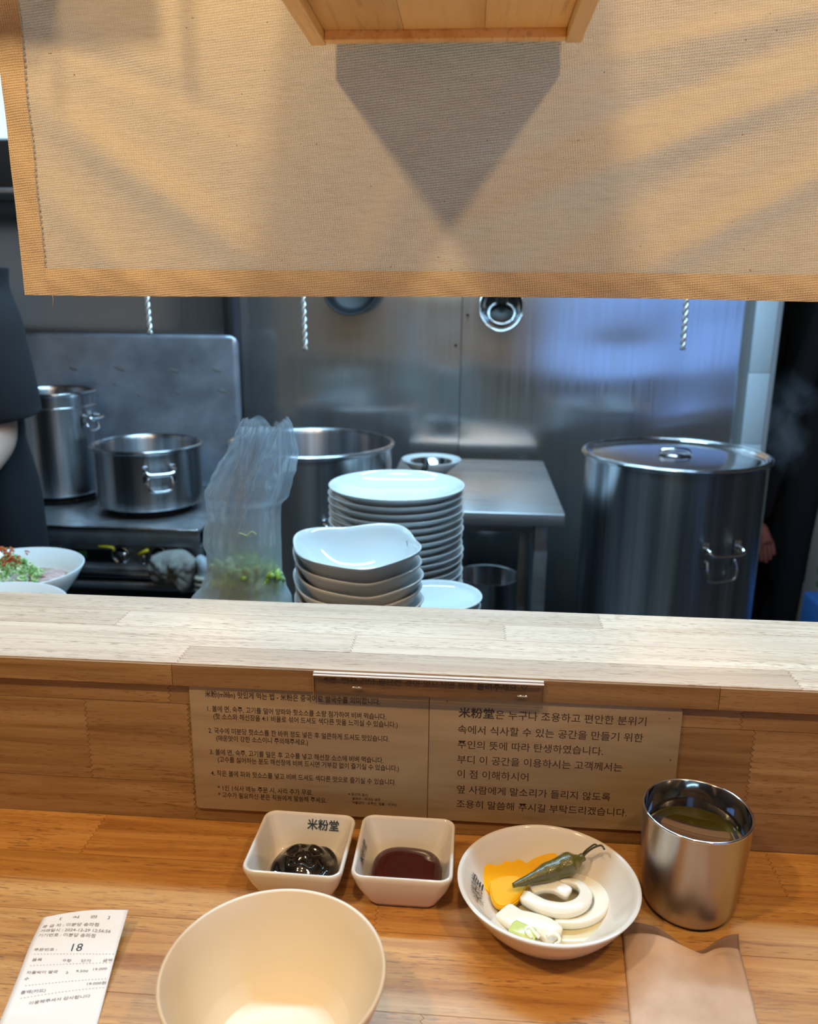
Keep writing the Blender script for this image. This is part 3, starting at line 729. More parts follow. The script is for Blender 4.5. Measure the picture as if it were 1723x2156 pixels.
# ------------------------------------------------------------------ curtain and the box in front of it
YC = .62
folds = []
for a, b, amp, wd in (((40, 190), (600, 590), .0046, .0150), ((20, 330), (330, 640), .0026, .0130), ((1723, 70), (1150, 300), -.0022, .0100), ((1800, 150), (1120, 420), .0026, .0100),
                      ((1800, 330), (1300, 600), .0034, .0120), ((1500, 330), (1050, 600), -.0022, .0130), ((1720, 20), (1300, 120), .0016, .008),
                      ((560, 330), (720, 600), .0016, .020), ((860, 380), (760, 600), .0014, .014), ((1180, 120), (1350, 560), .0012, .025), ((60, 60), (480, 250), -.0014, .010)):
    p, q = at(*a, Y=YC), at(*b, Y=YC); folds.append((p.x, p.z, q.x, q.z, amp, wd))
def cdepth(x, z):
    d = 0
    for x0, z0, x1, z1, amp, wd in folds:
        dx, dz = x1 - x0, z1 - z0; ll = dx * dx + dz * dz
        t = ((x - x0) * dx + (z - z0) * dz) / ll; tt = min(1, max(0, t))
        s = ((x - x0) * dz - (z - z0) * dx) / sqrt(ll)
        al = exp(-(max(0, t - 1) ** 2 + max(0, -t) ** 2) * 12)
        d += amp * exp(-(s / wd) ** 2) * al * (.6 + .4 * sin(pi * tt))
    d += .0016 * noise.noise(Vector((x * 6, 0, z * 7))) + .0005 * noise.noise(Vector((x * 22, 4, z * 26)))
    return -d * 1.9 * (.25 + .75 * sst(CX0, CX0 + .07, x))
CX0, CX1, CZ0, CZ1 = -.3395, .80, .4165, .745
def clean_sheet(name, x0, x1, z0, z1, nx, nz, dy, m, parent, fn=None, th=.0006):
    vs = []; fs = []
    for j in range(nz + 1):
        for i in range(nx + 1):
            x = x0 + (x1 - x0) * i / nx; z = z0 + (z1 - z0) * j / nz
            vs.append((x, YC + cdepth(x, z) + dy + (fn(x, z, i / nx, j / nz) if fn else 0), z + (.0012 * sin(x * 9 + 1) * (1 - j / nz) if z0 == CZ0 else 0)))
    for j in range(nz):
        for i in range(nx):
            a = j * (nx + 1) + i; fs.append((a, a + 1, a + nx + 2, a + nx + 1))
    o = pyo(name, vs, fs, m, parent)
    return o
nc = thing('door_curtain', 'undyed canvas curtain hanging across the top over the ledge', 'curtain', (.2, YC, CZ0))
clean_sheet('cloth', CX0 + .001, CX1, CZ0 + .001, CZ1, 420, 150, 0, M_canvas, nc)
HB, HS = .0185, .0180
puck = lambda x, z, u, v: -.0011 - .0009 * sin(v * pi) - .0007 * sin(v * pi) * sin(x * 170 + z * 160 + 2.5 * noise.noise(Vector((x * 14, 0, 0))))
clean_sheet('bottom_hem', CX0 + .018, CX1, CZ0, CZ0 + HB, 500, 10, 0, M_hem, nc, puck)
clean_sheet('side_hem', CX0, CX0 + HS, CZ0, CZ1, 10, 200, -.0003, M_hem, nc, lambda x, z, u, v: -.0010 - .0010 * sin(u * pi) - .0006 * sin(u * pi) * sin(z * 150 + x * 110))
bm = bmesh.new()
z = CZ0 + HB
while z < CZ1:
    x = CX0 + HS + .0004; y = YC + cdepth(x, z) - .0014
    tube_bm([(x, y + .0011, z), (x + .0004, y + .0006, z + .0008), (x + .0003, y + .0006, z + .0022), (x, y + .0011, z + .0030)], .00034, 5, bm); z += .0040
bmo('stitching', bm, M_canvas, nc, kind='stuff')
bm = tube_bm([(CX0 + .021, YC - .001, CZ0 + .002), (CX0 + .022, YC - .0012, CZ0 - .004), (CX0 + .0205, YC - .001, CZ0 - .010)], .00015, 5)
bmo('loose_thread', bm, M_hem, nc)
br = boxo('wooden_bracket', -1.1, -.27, .515, .600, .668, .7445, M_pine, bev=.002); tag(br, 'wooden batten above the left end of the curtain', 'batten')
rod = boxo('curtain_rail', -1.1, 1.1, .585, .640, .745, .775, M_pine, bev=.002); tag(rod, 'wooden rail holding the top of the curtain', 'rail')

M_boxp = M_pine
bx0, bx1, bz = -.1128, .0654, .578
wx = thing('hanging_wooden_box', 'varnished pine box overhead in front of the curtain, seen from below', 'box', ((bx0 + bx1) / 2, .5, bz))
boxo('side_board', bx0, bx0 + .0105, .300, .6005, bz, bz + .16, M_boxp, wx, bev=.0008)
boxo('side_board', bx1 - .0105, bx1, .300, .6005, bz, bz + .16, M_boxp, wx, bev=.0008)
boxo('back_board', bx0 + .0107, bx1 - .0107, .591, .6003, bz + .0008, bz + .16, M_boxp, wx, bev=.0008)
boxo('front_board', bx0 + .0107, bx1 - .0107, .300, .310, bz + .0008, bz + .16, M_boxp, wx, bev=.0008)
n = 3; wpl = (bx1 - bx0 - .0214) / n
for k in range(n):
    boxo('bottom_plank', bx0 + .0107 + k * wpl + .0001, bx0 + .0107 + (k + 1) * wpl - .0001, .3105, .5905, bz + .0065, bz + .0125, M_boxp, wx, bev=.0003)
boxo('top_board', bx0, bx1, .300, .6005, bz + .1605, bz + .169, M_boxp, wx, bev=.001)
for x in (bx0 + .03, bx1 - .03): bmo('hanger', tube_bm([(x, .45, bz + .168), (x, .45, 1.63)], .003, 8), M_black, wx)
bmo('pendant_cable', tube_bm([(-.258, .508, 1.63), (-.258, .508, 1.0), (-.258, .508, .80), (-.258, .508, .665), (-.258, .508, .65)], .0026, 8), M_rubber)
tag(bpy.data.objects['pendant_cable'], 'thin black cable hanging above the left of the curtain', 'cable')

# ------------------------------------------------------------------ kitchen side
KZ = -.165
kc = thing('kitchen_counter', 'steel kitchen counter behind the ledge carrying plates and bowls', 'counter', (0, 1.06, -.9))
boxo('worktop', -1.5, 1.3, .715, 1.42, KZ - .035, KZ, M_stove, kc, bev=.004)
for x in (-1.45, 1.22):
    for y in (.74, 1.34): boxo('leg', x, x + .04, y, y + .04, -.9, KZ - .0355, M_stove, kc, bev=.003)
boxo('shelf', -1.4, 1.2, .75, 1.38, -.62, -.60, M_stove, kc, bev=.003)

# plates
def plate_prof(R, H, foot):
    return [(0, .002), (foot * .9, .002), (foot * .94, 0), (foot, 0), (foot + .004, .003), (R * .82, H * .45), (R * .95, H * .80), (R - .0008, H - .0016), (R, H - .0004), (R - .0006, H + .0004), (R - .003, H),
            (R * .93, H * .82), (R * .80, H * .52), (foot, .007), (foot * .6, .0048), (0, .0045)]
PM = bpy.data.meshes.new('plate'); _b = lathe_bm(plate_prof(.1105, .030, .055), 96); bmesh.ops.recalc_face_normals(_b, faces=_b.faces[:]); _b.to_mesh(PM); _b.free()
PM.materials.append(mat('white_plate_glaze', (.80, .83, .84), .10, Coat_Weight=.3))
PM.polygons.foreach_set('use_smooth', [True] * len(PM.polygons))
def ordw(i): return ['topmost', 'second', 'third', 'fourth', 'fifth', 'sixth', 'seventh', 'eighth', 'ninth', 'tenth', 'eleventh', 'twelfth', 'thirteenth', 'fourteenth', 'fifteenth', 'sixteenth', 'seventeenth', 'eighteenth', 'nineteenth', 'twentieth', 'twenty-first', 'twenty-second', 'twenty-third'][i]
ztop = .120; step = .01175; SX, SY = -.1152, 1.290
nst = int((ztop - .030 - KZ) / step)
for k in range(nst + 1):
    o = bpy.data.objects.new('round_plate', PM); col.objects.link(o)
    z = ztop - .030 - k * step
    if z < KZ + .001: break
    o.location = (SX + random.uniform(-.0016, .0016), SY + random.uniform(-.0016, .0016), z); o.rotation_euler = (0, 0, random.uniform(0, 6))
    if k == 0: top = o; o.rotation_euler = (0, 0, 0); o.location = (SX, SY, z)
    tag(o, ('topmost white round plate of the tall stack, logo on its rim' if k == 0 else 'white round plate, %s from the top of the tall stack' % ordw(k)), 'plate', 'tall stack of round plates')
o = top
def on_plate(s, q):
    a = radians(204) + radians(17) * (s - .5); r = .1045 - (1 - q) * .0145
    # along the wall from rim inward
    prof = [(.1105 * .93, .030 * .82), (.1105 * .80, .030 * .52)]
    k = (prof[0][0] - r) / (prof[0][0] - prof[1][0]); z = prof[0][1] + k * (prof[1][1] - prof[0][1])
    return Vector((r * cos(a), r * sin(a), z + .0008))
lettering('logo', '米粉堂', on_plate, M_glazeprint, o, .01, local=True)
# small plates at the right
PM2 = bpy.data.meshes.new('small_plate'); _b = lathe_bm(plate_prof(.064, .018, .034), 80); bmesh.ops.recalc_face_normals(_b, faces=_b.faces[:]); _b.to_mesh(PM2); _b.free()
PM2.materials.append(PM.materials[0]); PM2.polygons.foreach_set('use_smooth', [True] * len(PM2.polygons))
for k in range(12):
    z = .004 - .018 - k * .0125
    if z < KZ + .001: break
    o = bpy.data.objects.new('side_plate', PM2); col.objects.link(o); o.location = (-.0400 + random.uniform(-.002, .002), 1.097 + random.uniform(-.001, .001), z)
    tag(o, 'white side plate, %s in the low pile right of the square bowls' % ordw(k), 'plate', 'low pile of side plates')
# square bowls with dipping sides and raised corners
def sqbowl_mesh():
    H, R, n, seg = .052, .0790, 3.4, 96
    def rad(th): return 1 / ((abs(cos(th)) ** n + abs(sin(th)) ** n) ** (1 / n))
    def lift(th): return (abs(sin(2 * th)) ** 1.6) - 1.5 * max(0, -sin(th)) ** 2 + .55 * max(0, sin(th)) ** 6
    lv = []
    for k in range(13):
        q = k / 12; lv.append((.030 + (R - .030) * q ** .62, q, 0))
    outer = [(.0, .003, 0), (.026, .003, 0), (.0275, 0, 0), (.030, 0, 0)]
    bm = bmesh.new(); rings = []
    def ring(rr, z, lf, sq):
        out = []
        for i in range(seg):
            th = 2 * pi * i / seg; r = rr * (1 + (rad(th) - 1) * sq)
            out.append(bm.verts.new((r * cos(th), r * sin(th), z + lf * (lift(th) - .35) * .0065)))
        return out
    rings.append(ring(.026, .003, 0, .2)); rings.append(ring(.0275, 0, 0, .2)); rings.append(ring(.030, 0, 0, .2))
    for k in range(1, 13):
        q = k / 12; rings.append(ring(.030 + (R - .030) * q ** .62, .001 + (H - .001) * q ** 1.2, q ** 1.5, min(1, .3 + q)))
    rings.append(ring(R - .0010, H + .0009, 1, 1)); rings.append(ring(R - .0030, H + .0004, 1, 1))
    for k in range(11, -1, -1):
        q = k / 12; rings.append(ring(.022 + (R - .0038 - .022) * q ** .62, .005 + (H - .005) * q ** 1.2, q ** 1.5, min(1, .3 + q)))
    for a, b in zip(rings, rings[1:]):
        for i in range(seg): bm.faces.new((a[i], a[(i + 1) % seg], b[(i + 1) % seg], b[i]))
    bm.faces.new(rings[0]); bm.faces.new(rings[-1])
    bmesh.ops.recalc_face_normals(bm, faces=bm.faces[:])
    me = bpy.data.meshes.new('square_bowl'); bm.to_mesh(me); bm.free()
    me.polygons.foreach_set('use_smooth', [True] * len(me.polygons)); return me
SM = sqbowl_mesh(); SM.materials.append(mat('white_bowl_glaze', (.78, .79, .79), .09, Coat_Weight=.3))
QX, QY = -.1385, .990
for k in range(13):
    z = .1105 - .052 - k * .0163
    if z < KZ + .001: break
    o = bpy.data.objects.new('square_bowl', SM); col.objects.link(o)
    o.location = (QX + (.0015 * (-1) ** k if k else 0), QY + .002 * (k % 2), z); o.rotation_euler = (radians(-2.0) if k == 0 else 0, radians(-1.0) if k == 0 else 0, radians([17, 19, 18, 20, 19, 18, 17, 18][k % 8]))
    tag(o, '%s white square bowl of the stack leaning right of the plastic bag' % ordw(k) if k else 'topmost white square bowl with dipping sides, small mark inside', 'bowl', 'stack of square bowls')
    if k == 0: qt = o
pdx = [Vector((.0715, .012 + .0035 * q, .049)) for q in range(6)]
bmo('mark', tube_bm([Vector((.0655, -.004, .0445)), Vector((.0668, -.001, .0462)), Vector((.0662, .002, .0462)), Vector((.0675, .004, .0478)), Vector((.0668, .007, .048))], .0005, 5), M_glazeprint, qt, local=True)

# noodle bowls at the left on low steel stands
M_nb = mat('noodle_bowl_glaze', (.76, .82, .85), .15)
M_meat = mat('sliced_beef', (.52, .33, .31), .35, Subsurface_Weight=.2, Subsurface_Scale=.004)
L(M_meat, ramp(M_meat, tex(M_meat, coords(M_meat, (40, 40, 40)), 1, 5, .6, 1.5), [(.35, (.40, .20, .18)), (.55, (.60, .42, .40)), (.68, (.78, .68, .64))]), bsdf(M_meat).inputs['Base Color'])
M_meatedge = mat('browned_beef_edge', (.16, .065, .03), .4)
M_scallion = mat('chopped_scallion', (.42, .66, .22), .35); _oi = tex(M_scallion, coords(M_scallion, (90, 90, 90)), 1, 2)
L(M_scallion, ramp(M_scallion, _oi, [(.35, (.14, .36, .08)), (.5, (.45, .70, .28)), (.65, (.82, .90, .66))]), bsdf(M_scallion).inputs['Base Color'])
M_redchili = mat('red_chili_paste', (.62, .08, .02), .3); _oi = tex(M_redchili, coords(M_redchili, (120, 120, 120)), 1, 3)
L(M_redchili, ramp(M_redchili, _oi, [(.35, (.55, .03, .01)), (.5, (.70, .16, .03)), (.68, (.45, .30, .05))]), bsdf(M_redchili).inputs['Base Color'])
def noodle_bowl(c, rim, R, lab, who, seed):
    H = .085
    t = thing('noodle_bowl', lab, 'bowl', (c[0], c[1], rim - H), 'noodle bowls at the left')
    cz = (c[0], c[1], rim - H)
    bmo('body', lathe_bm([(0, .006), (.036, .006), (.038, 0), (.043, 0), (.050, .012), (.072, .035), (.092, .060), (R, H), (R - .001, H + .001), (R - .003, H + .0004), (.089, .060), (.075, .045), (.05, .040), (0, .040)], 96, cz), M_nb, t)
    r_ = random.Random(seed)
    # soup surface
    o = bmo('broth', lathe_bm([(0, .056), (.084, .056), (.084, .053), (.070, .0462), (0, .0415)], 64, cz), mat('broth', (.42, .26, .10), .08)); tag(o, 'clear brown broth in the noodle bowl %s' % who, 'soup')
    top = rim - H + .056
    def slice_(dx, dy, rx, ry, rot, tz, labx):
        n = 40; bm = bmesh.new(); T = []; B = []
        cen = Vector((c[0] + dx, c[1] + dy, top + tz))
        rings = []
        for q in (0.001, .35, .7, .92, 1.0):
            rg = []
            for i in range(n):
                a = 2 * pi * i / n; rr = (1 + .08 * sin(a * 3 + dx * 90))
                x = rx * q * rr * cos(a); y = ry * q * rr * sin(a)
                z = .0035 * sin(x * 90 + 1) + .003 * noise.noise(Vector((x * 40, y * 40, seed)))
                p = rotz((x, y, 0), rot); rg.append(bm.verts.new(cen + Vector((p.x, p.y, z))))
            rings.append(rg)
        for a, b in zip(rings, rings[1:]):
            for i in range(n): bm.faces.new((a[i], a[(i + 1) % n], b[(i + 1) % n], b[i]))
        s = bmo('meat_slice', bm, M_meat); md = s.modifiers.new('t', 'SOLIDIFY'); md.thickness = .0025; md.offset = 1
        tag(s, labx, 'meat', 'sliced beef ' + who)
        e = bmo('fat_edge', tube_bm([Vector(v.co) for v in s.data.vertices[-n:]], .0013, 6, closed=True), M_meatedge, s)
        return s
    slice_(.045, -.008, .042, .024, .25, .007, 'pink beef slice reaching right across the noodle bowl %s' % who)
    slice_(.038, .030, .034, .020, -.35, .006, 'pink beef slice at the far side of the noodle bowl %s' % who)
    slice_(.010, -.044, .040, .026, .1, .009, 'pale beef slice at the near side of the noodle bowl %s' % who)
    # scallion heap: too many rings to count
    bm = bmesh.new()
    for k in range(300):
        a = r_.uniform(0, 6.28); q = sqrt(r_.random()); rr = q * .040
        hgt = .034 * (1 - q ** 1.6) * (.4 + .6 * r_.random()) + .008
        p = Vector((c[0] - .008 + rr * 1.25 * cos(a), c[1] - .004 + rr * 1.2 * sin(a), top + hgt * 1.25))
        ax = Vector((r_.gauss(0, 1), r_.gauss(0, 1), r_.gauss(0, 1) + .4)).normalized(); u = ax.orthogonal().normalized(); v = ax.cross(u); R2 = r_.uniform(.0022, .0058)
        tube_bm([p + (u * cos(2 * pi * i / 9) + v * sin(2 * pi * i / 9) * .75) * R2 for i in range(9)], r_.uniform(.0008, .0016), 4, bm, closed=True)
    o = bmo('chopped_scallion', bm, M_scallion); tag(o, 'heap of chopped green scallion on the noodle bowl %s' % who, 'garnish', kind='stuff')
    bm = bmesh.new()
    for k in range(60):
        q = r_.random(); p = Vector((c[0] - .002 + r_.gauss(0, .010), c[1] - .004 + r_.gauss(0, .010), top + .036 + r_.uniform(0, .026)))
        d = Vector((r_.gauss(0, 1), r_.gauss(0, 1), r_.gauss(0, .5))).normalized() * r_.uniform(.002, .006)
        tube_bm([p - d, p + Vector((0, 0, .001)), p + d], r_.uniform(.0007, .0018), 5, bm)
    o = bmo('chili_garnish', bm, M_redchili); tag(o, 'orange-red chili garnish on top of the scallion %s' % who, 'garnish', kind='stuff')
    yb = bmo('lemon_peel', tube_bm([Vector((c[0] + .085, c[1] - .010, top + .010)), Vector((c[0] + .092, c[1] - .004, top + .017)), Vector((c[0] + .094, c[1] - .001, top + .021))], [.0008, .002, .0008], 6), M_yellow); tag(yb, 'small yellow peel strip at the right wall of the noodle bowl %s' % who, 'garnish')
    s = boxo('bowl_stand', c[0] - .07, c[0] + .07, c[1] - .07, c[1] + .07, KZ + .0005, rim - H - .0005, M_stove, bev=.004)
    tag(s, 'low steel stand under the noodle bowl %s' % who, 'stand', 'bowl stands')
noodle_bowl((-.7225, 1.195), -.012, .106, 'white noodle bowl with beef and scallion at the left edge, the farther one', 'farther from the ledge', 5)
noodle_bowl((-.640, .975), .007, .106, 'white noodle bowl just peeping over the ledge at the left, the nearer one', 'nearer the ledge', 9)

# plastic bag of green vegetables
M_bag = bpy.data.materials.new('cloudy_plastic_film'); M_bag.use_nodes = True
def bagmat(m):
    nt = m.node_tree; nt.nodes.clear(); out = N(m, 'ShaderNodeOutputMaterial')
    tr = N(m, 'ShaderNodeBsdfTransparent'); tr.inputs[0].default_value = (.93, .95, .97, 1)
    df = N(m, 'ShaderNodeBsdfDiffuse'); df.inputs[0].default_value = (.80, .86, .92, 1)
    tl = N(m, 'ShaderNodeBsdfTranslucent'); tl.inputs[0].default_value = (.80, .86, .92, 1)
    gl = N(m, 'ShaderNodeBsdfGlossy'); gl.inputs['Roughness'].default_value = .12; gl.inputs[0].default_value = (.9, .95, 1, 1)
    a = N(m, 'ShaderNodeMixShader'); a.inputs[0].default_value = .5; L(m, df.outputs[0], a.inputs[1]); L(m, tl.outputs[0], a.inputs[2])
    lw = N(m, 'ShaderNodeLayerWeight'); lw.inputs[0].default_value = .35
    n = tex(m, coords(m, (18, 18, 5)), 1, 4, .6)
    fc = N(m, 'ShaderNodeMath', operation='MULTIPLY_ADD'); L(m, n, fc.inputs[0]); fc.inputs[1].default_value = .60; fc.inputs[2].default_value = -.17
    f2 = N(m, 'ShaderNodeMath', operation='MULTIPLY_ADD'); L(m, lw.outputs['Facing'], f2.inputs[0]); f2.inputs[1].default_value = .42; L(m, fc.outputs[0], f2.inputs[2])
    sx = N(m, 'ShaderNodeSeparateXYZ'); L(m, coords(m), sx.inputs[0]); mr = N(m, 'ShaderNodeMapRange'); mr.inputs[1].default_value = .19; mr.inputs[2].default_value = -.02; mr.inputs[3].default_value = 0; mr.inputs[4].default_value = .42; L(m, sx.outputs['Z'], mr.inputs[0])
    f3 = N(m, 'ShaderNodeMath', operation='ADD'); L(m, f2.outputs[0], f3.inputs[0]); L(m, mr.outputs[0], f3.inputs[1]); f2 = f3
    b = N(m, 'ShaderNodeMixShader'); L(m, f2.outputs[0], b.inputs[0]); L(m, tr.outputs[0], b.inputs[1]); L(m, a.outputs[0], b.inputs[2])
    c = N(m, 'ShaderNodeMixShader'); c.inputs[0].default_value = .10; L(m, b.outputs[0], c.inputs[1]); L(m, gl.outputs[0], c.inputs[2])
    v = coords(m, (60, 60, 12)); nn = tex(m, v, 1, 5, .65, .5); bp = N(m, 'ShaderNodeBump'); bp.inputs['Strength'].default_value = .6; bp.inputs['Distance'].default_value = .003
    L(m, nn, bp.inputs['Height'])
    for s in (df, tl, gl): L(m, bp.outputs[0], s.inputs['Normal'])
    L(m, c.outputs[0], out.inputs[0])
bagmat(M_bag)
BY = 1.17
sil = [(880, 512, 610), (893, 503, 616), (915, 493, 620), (950, 478, 627), (985, 458, 622), (1010, 446, 614), (1040, 434, 607), (1062, 437, 590), (1090, 441, 589), (1120, 432, 589), (1145, 431, 590), (1165, 437, 591), (1200, 437, 592), (1230, 425, 600), (1262, 402, 612), (1300, 392, 618), (1360, 398, 612), (1420, 420, 600), (1442, 450, 575)]
bg = thing('plastic_bag', 'tall cloudy plastic bag standing left of the square bowls', 'bag', (at(520, 1420, Y=BY).x, BY, KZ))
def interp(y):
    for (a, l0, r0), (b, l1, r1) in zip(sil, sil[1:]):
        if a <= y <= b: t = (y - a) / (b - a); t2 = t * t * (3 - 2 * t); return l0 + (l1 - l0) * t2, r0 + (r1 - r0) * t2
    return sil[-1][1:]
def bag_layer(name, shrink, seed, ytop):
    nth, nh = 150, 110; vs = []; fs = []
    for j in range(nh + 1):
        py = ytop + (1438 - ytop) * j / nh
        l, r = interp(py); a = at(l, py, Y=BY); b = at(r, py, Y=BY)
        cx, hw = (a.x + b.x) / 2, (b.x - a.x) / 2 * shrink
        q = (py - 880) / 560
        for i in range(nth):
            th = 2 * pi * i / nth
            f = 1 + .13 * noise.noise(Vector((cos(th) * 1.6, sin(th) * 1.6, q * 3.2 + seed))) + .07 * (1 - abs(2 * noise.noise(Vector((cos(th) * 3.2, sin(th) * 3.2, q * 1.8 + seed * 3))))) * abs(sin(th)) \
                + .012 * noise.noise(Vector((cos(th) * 7, sin(th) * 7, q * 12 + seed * 2)))
            dp = hw * (.58 + .25 * q)
            z = (a.z + b.z) / 2
            if q < .22:
                z += (.22 - q) / .22 * (.010 * noise.noise(Vector((cos(th) * 1.8, sin(th) * 1.8, 9 + seed))) - .020 * exp(-((th - 4.95) / .30) ** 2) - .020 * exp(-((th - 1.3) / .35) ** 2))
            fx = min(f, 1.02) if abs(cos(th)) > .75 else f
            vs.append((cx + hw * cos(th) * fx, BY + dp * sin(th) * f, max(z, KZ + .001)))
    for j in range(nh):
        for i in range(nth):
            k = j * nth; fs.append((k + i, k + (i + 1) % nth, k + nth + (i + 1) % nth, k + nth + i))
    return pyo(name, vs, fs, M_bag, bg)
bag_layer('outer_film', 1.0, 1.3, 880)
bag_layer('inner_film', .80, 5.1, 884)
# gathered pleats hanging from the mouth
rp = random.Random(11); bm = bmesh.new()
M_fold = bpy.data.materials.new('folded_film'); M_fold.use_nodes = True; bagmat(M_fold)
for nd in M_fold.node_tree.nodes:
    if nd.type == 'MATH' and nd.operation == 'MULTIPLY_ADD' and abs(nd.inputs[2].default_value + .17) < .01: nd.inputs[2].default_value = .22
for k in range(20):
    x0 = 520 + 84 * rp.random(); x1 = 520 + (x0 - 566) * 1.1 + rp.uniform(-46, 40); y1 = rp.uniform(980, 1180)
    l, r = interp(y1); x1 = min(max(x1, l + 12), r - 12)
    n = 12; vs = []
    for i in range(n + 1):
        q = i / n; py = 892 + (y1 - 892) * q; px = x0 + (x1 - x0) * q + 5 * sin(q * 5 + k)
        p = at(px, py, Y=BY); yy = BY - .030 - .012 * q + .004 * sin(k * 3 + q * 6)
        wd = .0016 * (1 - q) + .0006
        vs.append((bm.verts.new((p.x - wd, yy, p.z)), bm.verts.new((p.x, yy - .0030 * (1 - q * .8), p.z)), bm.verts.new((p.x + wd, yy, p.z))))
    for a, b in zip(vs, vs[1:]):
        bm.faces.new((a[0], a[1], b[1], b[0])); bm.faces.new((a[1], a[2], b[2], b[1]))
bmo('pleats', bm, M_fold, bg)
p = [at(x, y, Y=BY - .052) for x, y in ((503, 1123), (512, 1125), (520, 1128), (527, 1122), (533, 1120), (540, 1126))]
sh = bmo('scallion_shred', tube_bm(smooth_path(p, 4), .0011, 6), mat('pale_green_shred', (.62, .80, .42), .4)); tag(sh, 'curly pale green shred stuck to the plastic bag', 'vegetable')
M_leek = mat('green_vegetable', (.36, .62, .10), .4)
L(M_leek, ramp(M_leek, tex(M_leek, coords(M_leek, (30, 30, 10)), 1, 3), [(.4, (.35, .66, .10)), (.62, (.78, .92, .42))]), bsdf(M_leek).inputs['Base Color'])
bm = bmesh.new(); r_ = random.Random(4); bc = at(530, 1300, Y=BY)
for k in range(260):
    a = r_.uniform(0, 6.28); q = sqrt(r_.random()); p = Vector((bc.x - .004 + q * .050 * cos(a), BY - .006 + q * .030 * sin(a), KZ + .015 + (.015 - .014 * q - KZ) * r_.random() ** .6))
    d = Vector((r_.gauss(0, 1), r_.gauss(0, 1), r_.gauss(0, .7))).normalized() * .016
    d.z = max(min(d.z, .01), -.01)
    tube_bm([p - d, p, p + d], [.004, .0065, .004], 6, bm)
o = bmo('cut_greens', bm, M_leek); tag(o, 'cut green vegetables in the bottom of the plastic bag', 'vegetable', kind='stuff')

# ------------------------------------------------------------------ stove
SZ = -.192
sv = thing('gas_range', 'low steel gas range under the two left pots', 'stove', (-1.2, 2.3, -.9))
sx0, sx1, sy0, sy1 = -1.95, at(420, 1112, Y=2.03).x, 2.03, 2.60
boxo('top_plate', sx0, sx1, sy0, sy1, SZ - .010, SZ, M_stove, sv, bev=.002)
boxo('front_lip', sx0, sx1, sy0 - .006, sy0 + .004, SZ - .048, SZ - .0005, M_pot_bright and M_stove, sv, bev=.003)
boxo('lip_edge', sx0, sx1, sy0 - .010, sy0 - .002, SZ - .006, SZ + .003, M_pot_bright, sv, bev=.002)
boxo('body', sx0, sx1 - .02, sy0 + .05, sy1, -.82, SZ - .0105, M_dark, sv, bev=.003)
boxo('control_panel', sx0, sx1 - .005, sy0 + .020, sy0 + .045, SZ - .125, SZ - .049, M_stove, sv, bev=.002)
boxo('lower_rail', sx0, sx1 - .005, sy0 - .006, sy0 + .03, SZ - .140, SZ - .126, M_pot_bright, sv, bev=.003)
boxo('gas_pipe_rail', sx0, sx1 - .02, sy0 + .0, sy0 + .04, SZ - .178, SZ - .152, M_stove, sv, bev=.008)
for x in (sx0 + .04, sx1 - .06): boxo('leg', x - .02, x + .02, sy0 + .06, sy0 + .10, -.9, -.8205, M_stove, sv)
def knob(px, py, r, m_in=M_dark):
    p = at(px, py, Y=sy0 + .018)
    bm = lathe_bm([(0, 0), (r * .98, 0), (r, .004), (r, .012), (r * .90, .016), (r * .80, .0165), (r * .76, .013), (r * .2, .012), (0, .012)], 32)
    o = bmo('dial', bm, M_pot_bright, sv)
    for v in o.data.vertices: v.co = Vector((p.x + v.co.x, p.y + .003 - v.co.z, p.z + v.co.y))
    b2 = lathe_bm([(0, .0125), (r * .42, .0125), (r * .40, .022), (0, .024)], 20); k = bmo('dial_hub', b2, m_in, o)
    for v in k.data.vertices: v.co = Vector((p.x + v.co.x, p.y + .003 - v.co.z, p.z + v.co.y))
knob(84, 1152, .022); knob(257, 1166, .026); knob(338, 1164, .023)
def ybar(pts, r): bmo('valve_lever', tube_bm([at(x, y, Y=sy0 - .002) for x, y in pts], r, 8), M_yellow, sv, label='yellow valve lever')
ybar([(208, 1151), (225, 1151), (238, 1153), (240, 1160)], .0042); ybar([(292, 1168), (303, 1162), (313, 1158)], .0050)
for px, py in ((262, 1172), (303, 1176), (380, 1150)):
    p = at(px, py, Y=sy0 + .006); bmo('valve', lathe_bm([(0, -.014), (.007, -.014), (.009, -.006), (.009, .006), (.006, .014), (0, .014)], 16, p), M_pot_bright, sv)
p = at(117, 1160, Y=sy0 + .017); boxo('white_label', p.x - .022, p.x + .018, sy0 + .017, sy0 + .0198, p.z - .022, p.z + .016, M_white, sv)
p = at(200, 1166, Y=sy0 + .017); boxo('black_plate', p.x - .068, p.x + .055, sy0 + .0165, sy0 + .0198, p.z - .024, p.z + .012, M_black, sv)
p = at(175, 1166, Y=sy0 + .014); boxo('green_sticker', p.x - .012, p.x + .010, sy0 + .0150, sy0 + .0163, p.z - .011, p.z + .009, M_green, sv, bev=.0003)
# guard behind the stove
def ds(x, z): return .0016 * sin(x * 5 + z * 3) + .0012 * noise.noise(Vector((x * 3, z * 4, 1)))
gx1 = at(501, 760, Y=2.5).x; gz1 = .288
vs, fs = sheet(sx0, gx1, SZ + .001, gz1, 2.515, ds, 60, 40, None)
vs = [(x, y, z) if not (x > gx1 - .03 and z > gz1 - .03 and ((x - gx1 + .03) ** 2 + (z - gz1 + .03) ** 2) > .03 ** 2) else
      (gx1 - .03 + .03 * (x - gx1 + .03) / sqrt((x - gx1 + .03) ** 2 + (z - gz1 + .03) ** 2), y, gz1 - .03 + .03 * (z - gz1 + .03) / sqrt((x - gx1 + .03) ** 2 + (z - gz1 + .03) ** 2)) for x, y, z in vs]
g = pyo('splash_guard', vs, fs, M_steelguard, sv); md = g.modifiers.new('t', 'SOLIDIFY'); md.thickness = .004; md.offset = -1
